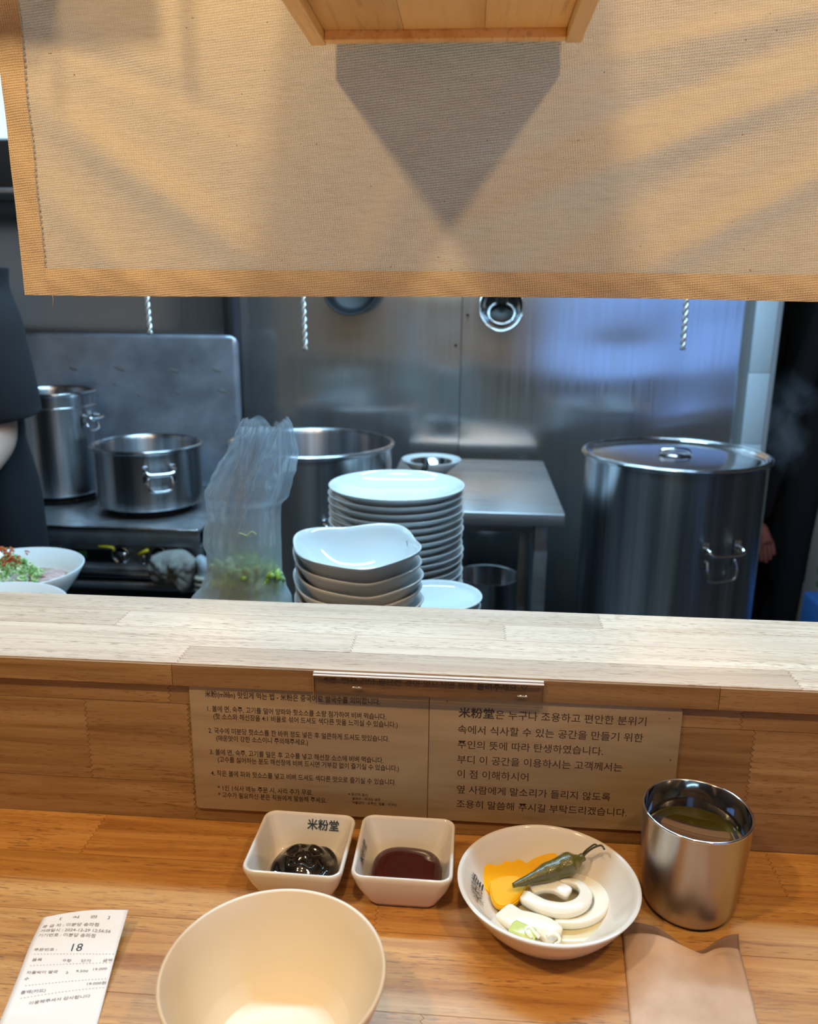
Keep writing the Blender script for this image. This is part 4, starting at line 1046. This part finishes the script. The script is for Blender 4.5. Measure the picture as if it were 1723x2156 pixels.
M_spot = mat('dried_splash', (.16, .17, .17), .7)
for px, py, w_ in ((155, 777, 10), (252, 776, 13), (368, 780, 12), (458, 780, 11), (158, 815, 9), (240, 810, 5), (372, 826, 7), (468, 824, 10), (292, 833, 6)):
    p = at(px, py, Y=2.512); rr_ = w_ * .00145
    sp = bmo('splash_mark', lathe_bm([(0, .0006), (rr_ * .7, .0005), (rr_, 0)], 20), M_spot, g)
    for v in sp.data.vertices:
        q = v.co.copy(); v.co = Vector((p.x + q.x * (1 + .3 * noise.noise(q * 90)), 2.5135 + ds(p.x, p.z) - q.z - .003, p.z + q.y * .30 - q.x * .25))

def burner(x, y, r, lab):
    t = thing('burner_ring', lab, 'burner', (x, y, SZ + .001), 'burners on the range')
    bmo('ring', lathe_bm([(r * .72, .001), (r, .001), (r * 1.0, .012), (r * .95, .016), (r * .75, .016)], 40, (x, y, SZ), close=True), M_dark, t)
    for k in range(6):
        a = k * pi / 3 + .3
        bm = tube_bm([Vector((x + cos(a) * r * .30, y + sin(a) * r * .30, SZ + .0165)), Vector((x + cos(a) * r * 1.05, y + sin(a) * r * 1.05, SZ + .0165)), Vector((x + cos(a) * r * 1.08, y + sin(a) * r * 1.08, SZ + .003))], .004, 6)
        bmo('grate_arm', bm, M_dark, t)

def handle_bm(c, ang, w_, h_, out, r, R):
    """drop loop and upper bar of a riveted pot handle on a wall of radius R at angle ang"""
    er = Vector((cos(ang), sin(ang), 0)); et = Vector((-sin(ang), cos(ang), 0)); up = Vector((0, 0, 1))
    base = Vector(c) + er * R
    def P(t, o, z): return base + et * t + er * o + up * z
    return er, et, P
def pot(name, label, c, R, H, group, handles=(), lid=False, m=M_pot, band=None, rimr=.005, seg=96, inner=True):
    t = thing(name, label, 'pot', c, group)
    prof = [(0, .001), (R - .012, .001), (R - .004, .003), (R - .001, .010), (R, .03), (R, H * .5), (R, H - .010), (R + rimr * .4, H - .004), (R + rimr, H), (R + rimr * .6, H + rimr * .8), (R, H + rimr), (R - .004, H + rimr * .3),
            (R - .005, H - .010), (R - .005, H * .5), (R - .005, .02), (R - .015, .008), (0, .007)]
    bmo('body', lathe_bm(prof, seg, c), m, t)
    bmo('rolled_rim', lathe_bm([(R + rimr + .0012 * cos(a), H + rimr * .2 + .0030 * sin(a)) for a in [k * pi / 4 for k in range(8)]], seg, c, close=True), M_pot_bright, t)
    if band: bmo('band', lathe_bm([(R + .0003, band - .002), (R + .0022, band), (R + .0003, band + .002)], seg, c), M_pot_bright, t)
    for ang, hz, w_, h_ in handles:
        er, et, P = handle_bm(c, ang, w_, h_, 0, 0, R)
        bm = bmesh.new()
        vs_ = [P(-w_ * .62, .001, hz - h_ * .55), P(w_ * .62, .001, hz - h_ * .55), P(w_ * .62, .001, hz + h_ * .42), P(-w_ * .62, .001, hz + h_ * .42)]
        hb = bmo('handle', tube_bm(smooth_path([P(-w_ * .5, .0, hz + h_ * .30), P(-w_ * .52, .018, hz + h_ * .30), P(-w_ * .40, .030, hz + h_ * .18), P(w_ * .40, .030, hz + h_ * .18), P(w_ * .52, .018, hz + h_ * .30), P(w_ * .5, .0, hz + h_ * .30)], 5), .0058, 10), M_pot_bright, t)
        for s in (-1, 1):
            pl = bmo('bracket', box_bm(-w_ * .10, w_ * .10, -.001, .003, -h_ * .34, h_ * .34, .001), M_pot_bright, hb)
            for v in pl.data.vertices: q = v.co.copy(); v.co = P(q.x + s * w_ * .50, q.y + .001, q.z + hz + h_ * .12)
        bmo('drop_loop', tube_bm(smooth_path([P(-w_ * .42, .006, hz - h_ * .02), P(-w_ * .46, .014, hz - h_ * .25), P(-w_ * .38, .016, hz - h_ * .48), P(0, .016, hz - h_ * .53), P(w_ * .38, .016, hz - h_ * .48), P(w_ * .46, .014, hz - h_ * .25), P(w_ * .42, .006, hz - h_ * .02)], 5), .0036, 8), M_pot_bright, hb)
    if lid:
        l = bmo('lid', lathe_bm([(0, H - .0005), (R * .55, H - .001), (R * .90, H - .0025), (R - .012, H - .004), (R - .0065, H + .001), (R - .0055, H + .003), (R - .0058, H - .002), (R - .012, H - .006), (0, H - .004)], seg, c), M_pot_bright, t, label=lid)
        bmo('lid_handle', tube_bm(smooth_path([Vector((c[0] - .034, c[1], c[2] + H - .0005)), Vector((c[0] - .030, c[1], c[2] + H + .010)), Vector((c[0], c[1] - .002, c[2] + H + .013)), Vector((c[0] + .030, c[1], c[2] + H + .010)), Vector((c[0] + .034, c[1], c[2] + H - .0005))], 5), .0065, 10), M_pot_bright, l)
        bmo('handle_plate', lathe_bm([(0, H + .0004), (.040, H + .0002), (.042, H + .0018), (0, H + .0025)], 32, c), M_pot_bright, l)
    return t
B2 = (-.9150, 2.240); burner(B2[0], B2[1] , .115, 'black burner ring under the shallow pot')
B1 = (at(113, 845, Y=2.33).x, 2.33); burner(B1[0], B1[1], .100, 'black burner ring under the tall left pot')
pz = SZ + .0215
pot('stock_pot', 'wide shallow steel pot with double handle, on the range right of the tall pot', (B2[0], B2[1], pz), .149, -.004 - pz, 'steel stock pots', [(radians(-58), .100, .072, .072)], rimr=.006)
pot('stock_pot', 'tall steel stock pot on the range beside the cook', (B1[0] + .0, B1[1], pz), .1165, .130 - pz, 'steel stock pots', [(radians(-12), .218, .05, .05)], band=.262, rimr=.005)
pot('stock_pot', 'large open steel stock pot behind the plastic bag', (-.452, 2.290, -.70), .231, .70, 'steel stock pots', [(radians(-62), .70 - .205, .075, .09)], rimr=.008)
s = boxo('pot_stand', -.66, -.25, 2.09, 2.49, -.9, -.7008, M_dark, bev=.006); tag(s, 'dark low stand under the large open pot', 'stand', 'pot stands')
pot('stock_pot', 'largest steel stock pot with a lid, at the right', (.522, 2.090, -.66), .2235, .66 + .030, 'steel stock pots', [(radians(-71), .66 - .178, .086, .098)], lid='flat steel lid with a loop handle, on the largest pot', rimr=.008)
s = boxo('pot_stand', .33, .71, 1.90, 2.28, -.9, -.6608, M_dark, bev=.006); tag(s, 'dark low stand under the largest lidded pot', 'stand', 'pot stands')

# towel over the rail of the range
M_towel = mat('grey_beige_terry', (.36, .34, .31), .95); _n = tex(M_towel, coords(M_towel, (220, 220, 220)), 1, 3); bump(M_towel, _n, .8, .004)
def lump(name, outline, yb, thick, m, seed, amp):
    n = len(outline); cx = sum(p[0] for p in outline) / n; cy = sum(p[1] for p in outline) / n
    dense = smooth_path([Vector((x, y, 0)) for x, y in outline + outline[:1]], 6)[:-1]
    rings = 12; vs = []; fs = []; k = len(dense)
    for j in range(rings + 1):
        q = j / rings
        for i, p in enumerate(dense):
            px, py = cx + (p.x - cx) * q, cy + (p.y - cy) * q
            b = at(px, py, Y=yb)
            h = thick * sqrt(max(0, 1 - q ** 2.6))
            nz = noise.noise(Vector((px * .05, py * .035, seed))) + .5 * noise.noise(Vector((px * .12, py * .10, seed)))
            vs.append((b.x, yb - h + amp * nz * (1 if q < 1 else .3), b.z))
    for j in range(rings):
        for i in range(k): a = j * k; fs.append((a + i, a + (i + 1) % k, a + k + (i + 1) % k, a + k + i))
    o = pyo(name, vs, fs, m); md = o.modifiers.new('t', 'SOLIDIFY'); md.thickness = .004; md.offset = 1; return o
tw = lump('kitchen_towel', [(322, 1172), (350, 1162), (385, 1160), (405, 1172), (418, 1185), (412, 1205), (405, 1232), (392, 1246), (372, 1232), (345, 1226), (322, 1218), (314, 1200), (318, 1185)], sy0 - .012, .030, M_towel, 3, .010)
tag(tw, 'crumpled grey-beige towel hanging on the rail of the range', 'towel')
pe = thing('drain_pipe', 'pale grey pipe elbow with stacked rings right of the towel', 'pipe', at(425, 1225, Y=2.01))
M_pvc = mat('grey_pvc', (.42, .47, .52), .4)
bmo('elbow', tube_bm(smooth_path([at(419, 1180, Y=2.00), at(426, 1184, Y=1.995), at(430, 1194, Y=1.99), at(431, 1204, Y=1.99), at(431, 1212, Y=1.99)], 5), .0165, 16), M_pvc, pe)
for k in range(4):
    p = at(429, 1216 + k * 12, Y=1.985); bmo('ring', lathe_bm([(0, -.005), (.022, -.005), (.025, 0), (.022, .005), (0, .005)], 28, p), mat('yellowed_ring', (.45, .43, .33), .5), pe)

# ------------------------------------------------------------------ steel table with its bowl, dark pot below
TZ = -.1
wt = thing('steel_table', 'steel work table with square legs, between the plates and the largest pot', 'table', (-.1, 2.25, -.9))
boxo('top', -.22, .2405, 1.955, 2.62, TZ - .034, TZ, M_tabletop, wt, bev=.003)
boxo('front_brace', -.2, .165, 1.985, 2.0, TZ - .058, TZ - .0345, M_stove, wt)
for x, y in ((.17, 1.985), (.175, 2.55), (-.21, 1.985), (-.21, 2.55)): boxo('leg', x, x + .035, y, y + .035, -.9, TZ - .0345, M_stove, wt, bev=.003)
boxo('leg_brace', .137, .160, 2.06, 2.09, -.9, TZ - .0345, M_stove, wt, bev=.002)
wbw = thing('strainer_bowl', 'small white bowl with a steel ladle, on the steel table behind the plates', 'bowl', (-.1080, 2.340, TZ))
bmo('body', lathe_bm([(0, .003), (.030, .003), (.032, 0), (.036, 0), (.060, .025), (.087, .052), (.086, .0535), (.083, .052), (.057, .027), (.03, .008), (0, .007)], 64, (-.108, 2.34, TZ + .0005)), M_nb, wbw)
ld = thing('ladle', 'steel ladle with a black handle resting in the small white bowl', 'ladle', (-.108, 2.34, TZ + .05))
bmo('scoop', lathe_bm([(.062, .047), (.0615, .0485), (.058, .047), (.050, .030), (.025, .016), (0, .013), (0, .011), (.026, .013), (.053, .027)], 48, (-.108, 2.34, TZ), close=False), M_pot_bright, ld)
bmo('handle', tube_bm([Vector((-.112, 2.290, TZ + .040)), Vector((-.118, 2.262, TZ + .060)), Vector((-.124, 2.236, TZ + .040))], [.006, .008, .009], 8), M_rubber, ld)
bp_ = (.070, 2.470)
t = thing('soup_bucket', 'dark open steel pot standing on the floor under the steel table', 'pot', (bp_[0], bp_[1], -.9))
bmo('body', lathe_bm([(0, .001), (.075, .001), (.084, .008), (.094, .30), (.0965, .45), (.101, .455), (.100, .459), (.094, .457), (.082, .02), (0, .012)], 64, (bp_[0], bp_[1], -.9)), M_pot, t)

# ------------------------------------------------------------------ hanging things
def strand(px, py_end, lab):
    Y = 1.70; p = at(px, py_end, Y=Y); t = thing('hanging_chain', lab, 'chain', (p.x, Y, p.z), 'hanging twisted chains')
    for ph in (0, pi):
        pts = []
        n = 150
        for i in range(n + 1):
            z = p.z + (.95 - p.z) * i / n; a = i * .9 + ph; lean = (z - p.z) * -.02
            pts.append(Vector((p.x + lean + .0034 * cos(a), Y + .0034 * sin(a), z)))
        bmo('strand', tube_bm(pts, .0030, 6), M_silver, t)
    bmo('hook', tube_bm([(p.x - .02 * (.95 - p.z), Y, .94), (p.x - .02 * (.95 - p.z), Y, 1.625)], .003, 6), M_silver, t)
M_silver = mat('bright_braided_wire', (.80, .88, .95), .28, .75)
strand(316, 704, 'leftmost of the three silvery twisted chains hanging under the curtain'); strand(643, 737, 'middle silvery twisted chain, left of the dark pan'); strand(1438, 736, 'rightmost silvery twisted chain, above the largest pot')
# dark round pan on the wall
p = at(737, 610, Y=2.66)
t = thing('hanging_pan', 'black round pan hanging on the steel wall, cut off by the curtain', 'pan', (p.x, 2.70, p.z))
def facing(prof, c, seg=64, tilt=0., name='body', m=M_black, parent=None, ey=1.0):
    bm = lathe_bm(prof, seg); q = Matrix.Rotation(radians(90) + tilt, 3, 'X')
    for v in bm.verts: v.co = Vector(c) + q @ Vector((v.co.x, v.co.y * ey, v.co.z))
    return bmo(name, bm, m, parent)
M_panblack = mat('matt_black_iron', (.012, .013, .016), .5)
facing([(0, 0), (.058, 0), (.075, .012), (.088, .045), (.092, .046), (.090, .050), (.085, .047), (.071, .016), (.056, .006), (0, .006)], (p.x, 2.72, p.z), tilt=radians(-12), parent=t, m=M_panblack)
bmo('handle', tube_bm([(p.x, 2.70, p.z + .085), (p.x, 2.69, p.z + .16), (p.x, 2.70, p.z + .30)], .010, 8), M_black, t)
# steel ladle hanging with its bowl towards us
p = at(1057, 652, Y=2.62)
t = thing('hanging_ladle', 'shiny steel ladle with dark bowl hanging right of the black pan', 'ladle', (p.x, 2.66, p.z))
facing([(0, 0), (.035, .002), (.058, .016), (.068, .036), (.0705, .037), (.0695, .041), (.065, .039), (.055, .022), (.034, .009), (0, .007)], (p.x, 2.69, p.z), tilt=radians(-16), m=M_pot_bright, parent=t, ey=1.15, name='scoop')
facing([(.030, .0), (.040, .004), (.043, .022), (.040, .024), (.034, .006)], (p.x + .001, 2.672, p.z - .018), tilt=radians(-20), m=M_pot_bright, parent=t, name='inner_ring', ey=.85)
facing([(0, .0), (.033, .001), (.036, .010), (.033, .013), (0, .012)], (p.x + .001, 2.662, p.z - .024), tilt=radians(-20), m=M_rubber, parent=t, name='black_cap', ey=.72)
bmo('hook', tube_bm([(p.x, 2.70, p.z + .335), (p.x, 2.73, p.z + .35), (p.x, 2.81, p.z + .35)], .004, 8), M_pot_bright, t)
bmo('handle', tube_bm([(p.x, 2.655, p.z + .018), (p.x, 2.64, p.z + .07), (p.x, 2.67, p.z + .16), (p.x, 2.70, p.z + .34)], [.017, .019, .012, .010], 10), M_rubber, t)

# hood and light at the far upper left
hd = thing('range_hood', 'black hood edge above the range at the far left', 'hood', (-1.4, 2.3, .62))
boxo('lip', -2.25, -.97, 1.96, 2.0, .635, .75, M_black, hd, bev=.004)
boxo('shelf_edge', -2.25, -.97, 1.94, 1.955, .632, .645, M_stove, hd, bev=.003)
boxo('canopy', -2.25, -.97, 2.01, 2.75, .70, .74, M_black, hd, bev=.004)
M_lamp = bpy.data.materials.new('lit_fluorescent_panel'); M_lamp.use_nodes = True
nt = M_lamp.node_tree; nt.nodes.clear(); e = nt.nodes.new('ShaderNodeEmission'); e.inputs[0].default_value = (.55, .78, 1, 1); e.inputs[1].default_value = 1.6
oo = nt.nodes.new('ShaderNodeOutputMaterial'); nt.links.new(e.outputs[0], oo.inputs[0])
hl = thing('wall_light_panel', 'bright bluish-white light panel at the far upper left', 'light', (-1.5, 2.0, .85))
boxo('diffuser', -1.90, -.90, 1.962, 1.985, .757, 1.25, M_lamp, hl, bev=.003)
boxo('housing', -1.92, -.88, 1.9855, 2.02, .752, 1.27, M_white, hl, bev=.003)

# ------------------------------------------------------------------ people
def skin_fig(name, joints, edges_, m, parent=None, sub=2, root=0):
    me = bpy.data.meshes.new(name); me.from_pydata([j[0] for j in joints], edges_, []); me.update()
    o = bpy.data.objects.new(name, me); col.objects.link(o)
    md = o.modifiers.new('skin', 'SKIN'); md.use_smooth_shade = True
    for i, j in enumerate(joints):
        r = j[1]; me.skin_vertices[0].data[i].radius = (r, r) if not isinstance(r, tuple) else r
        me.skin_vertices[0].data[i].use_root = (i == root)
    s = o.modifiers.new('sub', 'SUBSURF'); s.levels = sub; s.render_levels = sub
    bpy.context.view_layer.update()
    em = bpy.data.meshes.new_from_object(o.evaluated_get(bpy.context.evaluated_depsgraph_get()))
    bpy.data.objects.remove(o)
    em.materials.clear(); em.materials.append(m)
    return link(name, em, m, parent)
def hand(wrist, dirv, palm_n, s, m, parent, curl=.5):
    """palm and five separate fingers, one skinned surface"""
    d = Vector(dirv).normalized(); n = Vector(palm_n).normalized(); sd = d.cross(n).normalized() * s
    W0 = Vector(wrist); J = [(W0, .021), (W0 + d * .045, .026), (W0 + d * .075, .027)]; E_ = [(0, 1), (1, 2)]
    for k, (off, ln) in enumerate(((-.030, .068), (-.010, .076), (.010, .070), (.028, .054))):
        p = W0 + d * .080 + sd * off; i0 = len(J); J.append((p, .0098)); E_.append((2, i0)); q = p; dd = d.copy()
        for f in (.45, .32, .23):
            dd = (dd + n * curl * .6).normalized(); q = q + dd * ln * f; J.append((q, .0085)); E_.append((len(J) - 2, len(J) - 1))
    p = W0 + d * .030 - sd * .030; J.append((p, .012)); E_.append((1, len(J) - 1))
    q = p + (d * .6 - sd * .8).normalized() * .034; J.append((q, .0100)); E_.append((len(J) - 2, len(J) - 1))
    q = q + (d * .9 - sd * .25 + n * .3).normalized() * .030; J.append((q, .0085)); E_.append((len(J) - 2, len(J) - 1))
    skin_fig('hand', J, E_, m, parent, 1)
def head(c, face, parent, hair=True):
    c = Vector(c); fa = Vector(face).normalized(); sd = Vector((-fa.y, fa.x, 0)); up = Vector((0, 0, 1))
    bm = bmesh.new(); bmesh.ops.create_uvsphere(bm, u_segments=32, v_segments=24, radius=1)
    for v in bm.verts:
        x, y, z = v.co; jaw = 1 - .28 * max(0, -z) ** 1.3
        nose = .018 * exp(-(x / .16) ** 2 - ((z + .12) / .22) ** 2) if y > 0 else 0
        sock = -.006 * exp(-((abs(x) - .38) / .16) ** 2 - ((z - .06) / .13) ** 2) if y > 0 else 0
        v.co = c + sd * x * .074 * jaw + fa * (y * .092 * (jaw * .6 + .4) + nose + sock) + up * z * .115
    bmo('head', bm, M_skin, parent)
    for s in (-1, 1):
        b = bmesh.new(); bmesh.ops.create_uvsphere(b, u_segments=12, v_segments=8, radius=.0095)
        for v in b.verts: v.co = c + v.co + sd * s * .030 + fa * .082 + up * .008
        bmo('eye', b, M_hair, parent)
        b = bmesh.new(); bmesh.ops.create_uvsphere(b, u_segments=12, v_segments=8, radius=1)
        for v in b.verts: v.co = c + sd * (s * .074 + v.co.x * .007) + fa * (v.co.y * .017 - .005) + up * (v.co.z * .030)
        bmo('ear', b, M_skin, parent)
    b = bmesh.new(); bmesh.ops.create_uvsphere(b, u_segments=12, v_segments=8, radius=1)
    for v in b.verts: v.co = c + sd * v.co.x * .022 + fa * (.080 + v.co.y * .006) + up * (-.058 + v.co.z * .005)
    bmo('mouth', b, mat('lips', (.45, .16, .13), .5), parent)
    b = bmesh.new(); bmesh.ops.create_uvsphere(b, u_segments=32, v_segments=20, radius=1)
    for v in b.verts:
        x, y, z = v.co; lo = z if z > -.55 else -.55
        fr = -.02 if (y > .35 and z < .45) else 0
        v.co = c + sd * x * .082 + fa * (y * .100 - .008 + fr) + up * (.012 + lo * .118)
    bmo('hair', b, M_hair, parent)

# cook at the left: black T-shirt and apron, arm bent in front
HY = 1.66
def P_(px, py, Y=HY): return at(px, py, Y=Y)
ck = thing('person', 'cook in a black T-shirt and black apron at the left edge, forearm bare', 'person', (-1.12, HY + .04, -.9))
pel = Vector((-1.105, HY + .03, -.02)); che = Vector((-1.12, HY + .02, .37)); nk = Vector((-1.12, HY + .0, .53)); hdc = Vector((-1.13, HY - .02, .70))
shR = P_(-70, 600) ; elR = P_(-4, 925, HY - .03); wrR = P_(-120, 1075, HY - .20)
shL = che + Vector((-.22, -.03, .075)); elL = shL + Vector((-.06, -.06, -.26)); wrL = elL + Vector((.04, -.22, -.06))
J = [(pel, (.135, .10)), (pel + Vector((0, 0, .18)), (.125, .095)), (che, (.145, .10)), (nk, .052), (nk + Vector((0, 0, .06)), .05),
     (shR, .055), ((shR + elR) / 2, .050), (elR, .047), ((elR + wrR) / 2, .040), (wrR, .028),
     (shL, .055), ((shL + elL) / 2, .047), (elL, .043), (wrL, .028),
     (pel + Vector((.085, 0, -.10)), .085), (Vector((-1.01, HY + .05, -.42)), .065), (Vector((-1.00, HY + .07, -.82)), .045), (Vector((-1.00, HY - .05, -.865)), .035),
     (pel + Vector((-.085, 0, -.10)), .085), (Vector((-1.20, HY + .05, -.42)), .065), (Vector((-1.20, HY + .07, -.82)), .045), (Vector((-1.20, HY - .05, -.865)), .035)]
E_ = [(0, 1), (1, 2), (2, 3), (3, 4), (2, 5), (5, 6), (6, 7), (7, 8), (8, 9), (2, 10), (10, 11), (11, 12), (12, 13), (0, 14), (14, 15), (15, 16), (16, 17), (0, 18), (18, 19), (19, 20), (20, 21)]
bo = skin_fig('body', J, E_, M_skin, ck)
bo.data.materials.append(M_shirt)
for pl in bo.data.polygons:
    c_ = pl.center
    near = (c_ - (elR + wrR) / 2).length < .24 and c_.z < elR.z + .09 or (c_ - (elL + wrL) / 2).length < .22
    pl.material_index = 0 if (near and abs(c_.x + 1.105) > .0 and (c_ - pel).length > .20) or c_.z > nk.z - .02 else 1
J = [(Vector(j[0]), (j[1][0] + .018, j[1][1] + .018) if isinstance(j[1], tuple) else j[1] + .016) for j in (J[0], J[1], J[2], J[3])]
J[3] = (nk - Vector((0, 0, .03)), .070)
J += [(shR, .078), (shL, .078), (shL.lerp(elL, .75), .070)]
skin_fig('t_shirt', J, [(0, 1), (1, 2), (2, 3), (2, 4), (2, 5), (5, 6)], M_shirt, ck)
# wide near sleeve, an open cloth tube that flares to its hem
rows_ = [(560, -120, 6, .075), (605, -120, 2, .080), (640, -122, 22, .082), (680, -120, 37, .085), (720, -118, 45, .088), (760, -112, 56, .090), (800, -108, 66, .090), (830, -104, 73, .089), (852, -100, 76, .087), (866, -98, 80, .083), (872, -97, 81, .078)]
vs = []; fs = []; K = 40
for j, (py, l, r, dpt) in enumerate(rows_):
    a, b = P_(l, py, HY), P_(r, py, HY)
    for i in range(K):
        th = 2 * pi * i / K; f = 1 + .05 * sin(th * 3 + j * .5)
        vs.append(((a.x + b.x) / 2 + (b.x - a.x) / 2 * cos(th), HY + dpt * sin(th) * f, a.z - (.010 if j == len(rows_) - 1 else .004) * sin(th) * (j / 10) * -1 + .006 * sin(th + 1) * (j / 10)))
for j in range(len(rows_) - 1):
    for i in range(K): fs.append((j * K + i, j * K + (i + 1) % K, (j + 1) * K + (i + 1) % K, (j + 1) * K + i))
o = pyo('sleeve', vs, fs, M_shirt, ck); md = o.modifiers.new('t', 'SOLIDIFY'); md.thickness = .003
md = o.modifiers.new('s', 'SUBSURF'); md.levels = 2; md.render_levels = 2
# apron: black cloth round hips down past the knee
ap = [(.10, .155, .125, 0), (.0, .175, .140, .0), (-.08, .190, .150, .012), (-.16, .205, .155, .022), (-.30, .215, .16, .03), (-.50, .22, .165, .03)]
rows_ = [(955, -300, 22), (1000, -300, 34), (1050, -310, 44), (1100, -320, 58), (1150, -330, 80), (1210, -335, 86), (1300, -340, 86), (1480, -340, 88)]
vs = []; fs = []
for j, (py, l, r) in enumerate(rows_):
    a, b = P_(l, py, HY + .06), P_(r, py, HY + .06)
    for i in range(K):
        th = 2 * pi * i / K
        vs.append(((a.x + b.x) / 2 + (b.x - a.x) / 2 * cos(th), HY + .06 + .135 * sin(th) * (1 + .03 * sin(th * 5)), a.z))
for j in range(len(rows_) - 1):
    for i in range(K): fs.append((j * K + i, j * K + (i + 1) % K, (j + 1) * K + (i + 1) % K, (j + 1) * K + i))
o = pyo('apron', vs, fs, M_apron, ck); md = o.modifiers.new('s', 'SUBSURF'); md.levels = 1; md.render_levels = 1
head(hdc, (.25, -1, 0), ck)
hand(wrR, (wrR - elR), (-.2, .2, -1), 1, M_skin, ck); hand(wrL, (wrL - elL), (.2, .2, -1), -1, M_skin, ck)

# second person in dark clothes in the passage at the right, seen from the side
RY = 3.02
q0 = at(1650, 1180, Y=RY)
pr = thing('person', 'person in black clothes standing in the dark passage behind the largest pot', 'person', (q0.x, RY, -.9))
pel = Vector((q0.x + .005, RY, .02)); che = pel + Vector((.01, 0, .36)); nk = che + Vector((0, 0, .19))
aL = at(1601, 1098, Y=RY - .12); hL = at(1607, 1122, Y=RY - .13)
shl = che + Vector((-.02, -.15, .07)); shr = che + Vector((.02, .15, .07))
J = [(pel, (.08, .115)), (pel + Vector((0, 0, .18)), (.08, .115)), (che, (.10, .14)), (nk, .05), (nk + Vector((0, 0, .06)), .048),
     (shl, .055), (shl.lerp(aL, .5) + Vector((-.02, -.01, 0)), .044), (Vector(aL), .030),
     (shr, .055), (shr + Vector((.03, 0, -.28)), .044), (shr + Vector((-.06, .0, -.50)), .030),
     (pel + Vector((0, .065, -.12)), .078), (pel + Vector((0, .060, -.50)), .058), (pel + Vector((.0, .06, -.84)), .044), (pel + Vector((-.09, .06, -.88)), .034),
     (pel + Vector((0, -.065, -.12)), .078), (pel + Vector((0, -.060, -.50)), .058), (pel + Vector((0, -.06, -.84)), .044), (pel + Vector((-.09, -.06, -.88)), .034)]
E_ = [(0, 1), (1, 2), (2, 3), (3, 4), (2, 5), (5, 6), (6, 7), (2, 8), (8, 9), (9, 10), (0, 11), (11, 12), (12, 13), (13, 14), (0, 15), (15, 16), (16, 17), (17, 18)]
skin_fig('body', J, E_, M_navy, pr)
head(nk + Vector((-.02, 0, .17)), (-1, -.2, 0), pr)
hand(aL, hL - aL, (0, .5, -.2), .8, mat('reddish_skin', (.50, .16, .12), .5), pr, .3)
hand(J[10][0], (0, -.4, -1), (0, .5, -.2), -1, M_skin, pr, .3)
bmo('long_apron', lathe_bm([(.092, .06), (.090, -.05), (.082, -.25), (.076, -.45), (.072, -.62)], 48, pel + Vector((.002, 0, 0)), ell=(1, 1.2)), M_navy, pr)

# cartons at the right edge
M_carton = mat('pale_carton', (.50, .54, .52), .8); M_cprint = mat('green_carton_print', (.16, .30, .13), .8)
def carton(x0, y0, z0, w_, d_, h_, lab, pr_):
    t = thing('carton', lab, 'box', (x0 + w_ / 2, y0 + d_ / 2, z0), 'cartons at the right')
    boxo('body', x0, x0 + w_, y0, y0 + d_, z0, z0 + h_, M_carton, t, bev=.004)
    boxo('tape', x0 + w_ * .46, x0 + w_ * .54, y0 - .0008, y0 + .02, z0 + .01, z0 + h_ + .0006, M_white, t, bev=.0002)
    for cx, cz, r in pr_:
        bm = lathe_bm([(0, .0006), (r * .7, .0006), (r, 0)], 14)
        o = bmo('green_print', bm, M_cprint, t)
        for v in o.data.vertices: q = v.co.copy(); v.co = Vector((x0 + cx + q.x * .7, y0 - .0005 - q.z, z0 + cz + q.y * 1.4))
c0 = at(1690, 1200, Y=3.24).x - .03
carton(c0 + .03, 3.24, -.9, .36, .30, .50, 'pale carton with green print at the right edge, bottom of the stack', [(.075, .34, .016), (.070, .26, .018), (.07, .20, .012), (.25, .3, .03)])
carton(c0 + .08, 3.25, -.398, .34, .28, .20, 'pale carton with green print at the right edge, on top of the other', [(.03, .10, .014), (.05, .05, .010), (.2, .1, .03)])
p = at(1708, 1296, Y=2.5); s = boxo('blue_crate', p.x + .050, p.x + .30, 2.42, 2.70, -.9, p.z + .012, mat('blue_plastic', (.05, .16, .45), .45), bev=.01); tag(s, 'blue plastic crate at the lower right edge, in front of the cartons', 'crate')

# steam drifting in the dark passage
M_steam = bpy.data.materials.new('steam'); M_steam.use_nodes = True
nt = M_steam.node_tree; nt.nodes.clear(); oo = nt.nodes.new('ShaderNodeOutputMaterial'); vs_ = nt.nodes.new('ShaderNodeVolumeScatter'); vs_.inputs[0].default_value = (.75, .85, 1, 1)
n_ = tex(M_steam, coords(M_steam, (9, 9, 9)), 1, 4, .6, 1.2); r_ = ramp(M_steam, n_, [(.47, (0, 0, 0)), (.72, (1, 1, 1))])
tcg = N(M_steam, 'ShaderNodeTexCoord'); gm = N(M_steam, 'ShaderNodeMapping'); gm.inputs['Location'].default_value = (-1, -1, -1); gm.inputs['Scale'].default_value = (2, 2, 2)
L(M_steam, tcg.outputs['Generated'], gm.inputs[0]); gr = N(M_steam, 'ShaderNodeTexGradient', gradient_type='SPHERICAL'); L(M_steam, gm.outputs[0], gr.inputs[0])
ml = N(M_steam, 'ShaderNodeMath', operation='MULTIPLY'); L(M_steam, r_, ml.inputs[0]); L(M_steam, gr.outputs['Fac'], ml.inputs[1])
m2 = N(M_steam, 'ShaderNodeMath', operation='MULTIPLY'); L(M_steam, ml.outputs[0], m2.inputs[0]); m2.inputs[1].default_value = 7.0
L(M_steam, m2.outputs[0], vs_.inputs['Density']); nt.links.new(vs_.outputs[0], oo.inputs['Volume'])
a = at(1610, 1010, Y=2.3); b = at(1760, 800, Y=2.3)
bm = bmesh.new(); bmesh.ops.create_icosphere(bm, subdivisions=3, radius=1)
cen = (a + b) / 2
for v in bm.verts: v.co = Vector((cen.x + v.co.x * (b.x - a.x) * .62, 2.38 + v.co.y * .09, cen.z + v.co.z * (b.z - a.z) * .62))
s = bmo('steam_cloud', bm, M_steam); tag(s, 'faint wisp of steam in the dark passage above the largest pot', 'steam', kind='stuff')
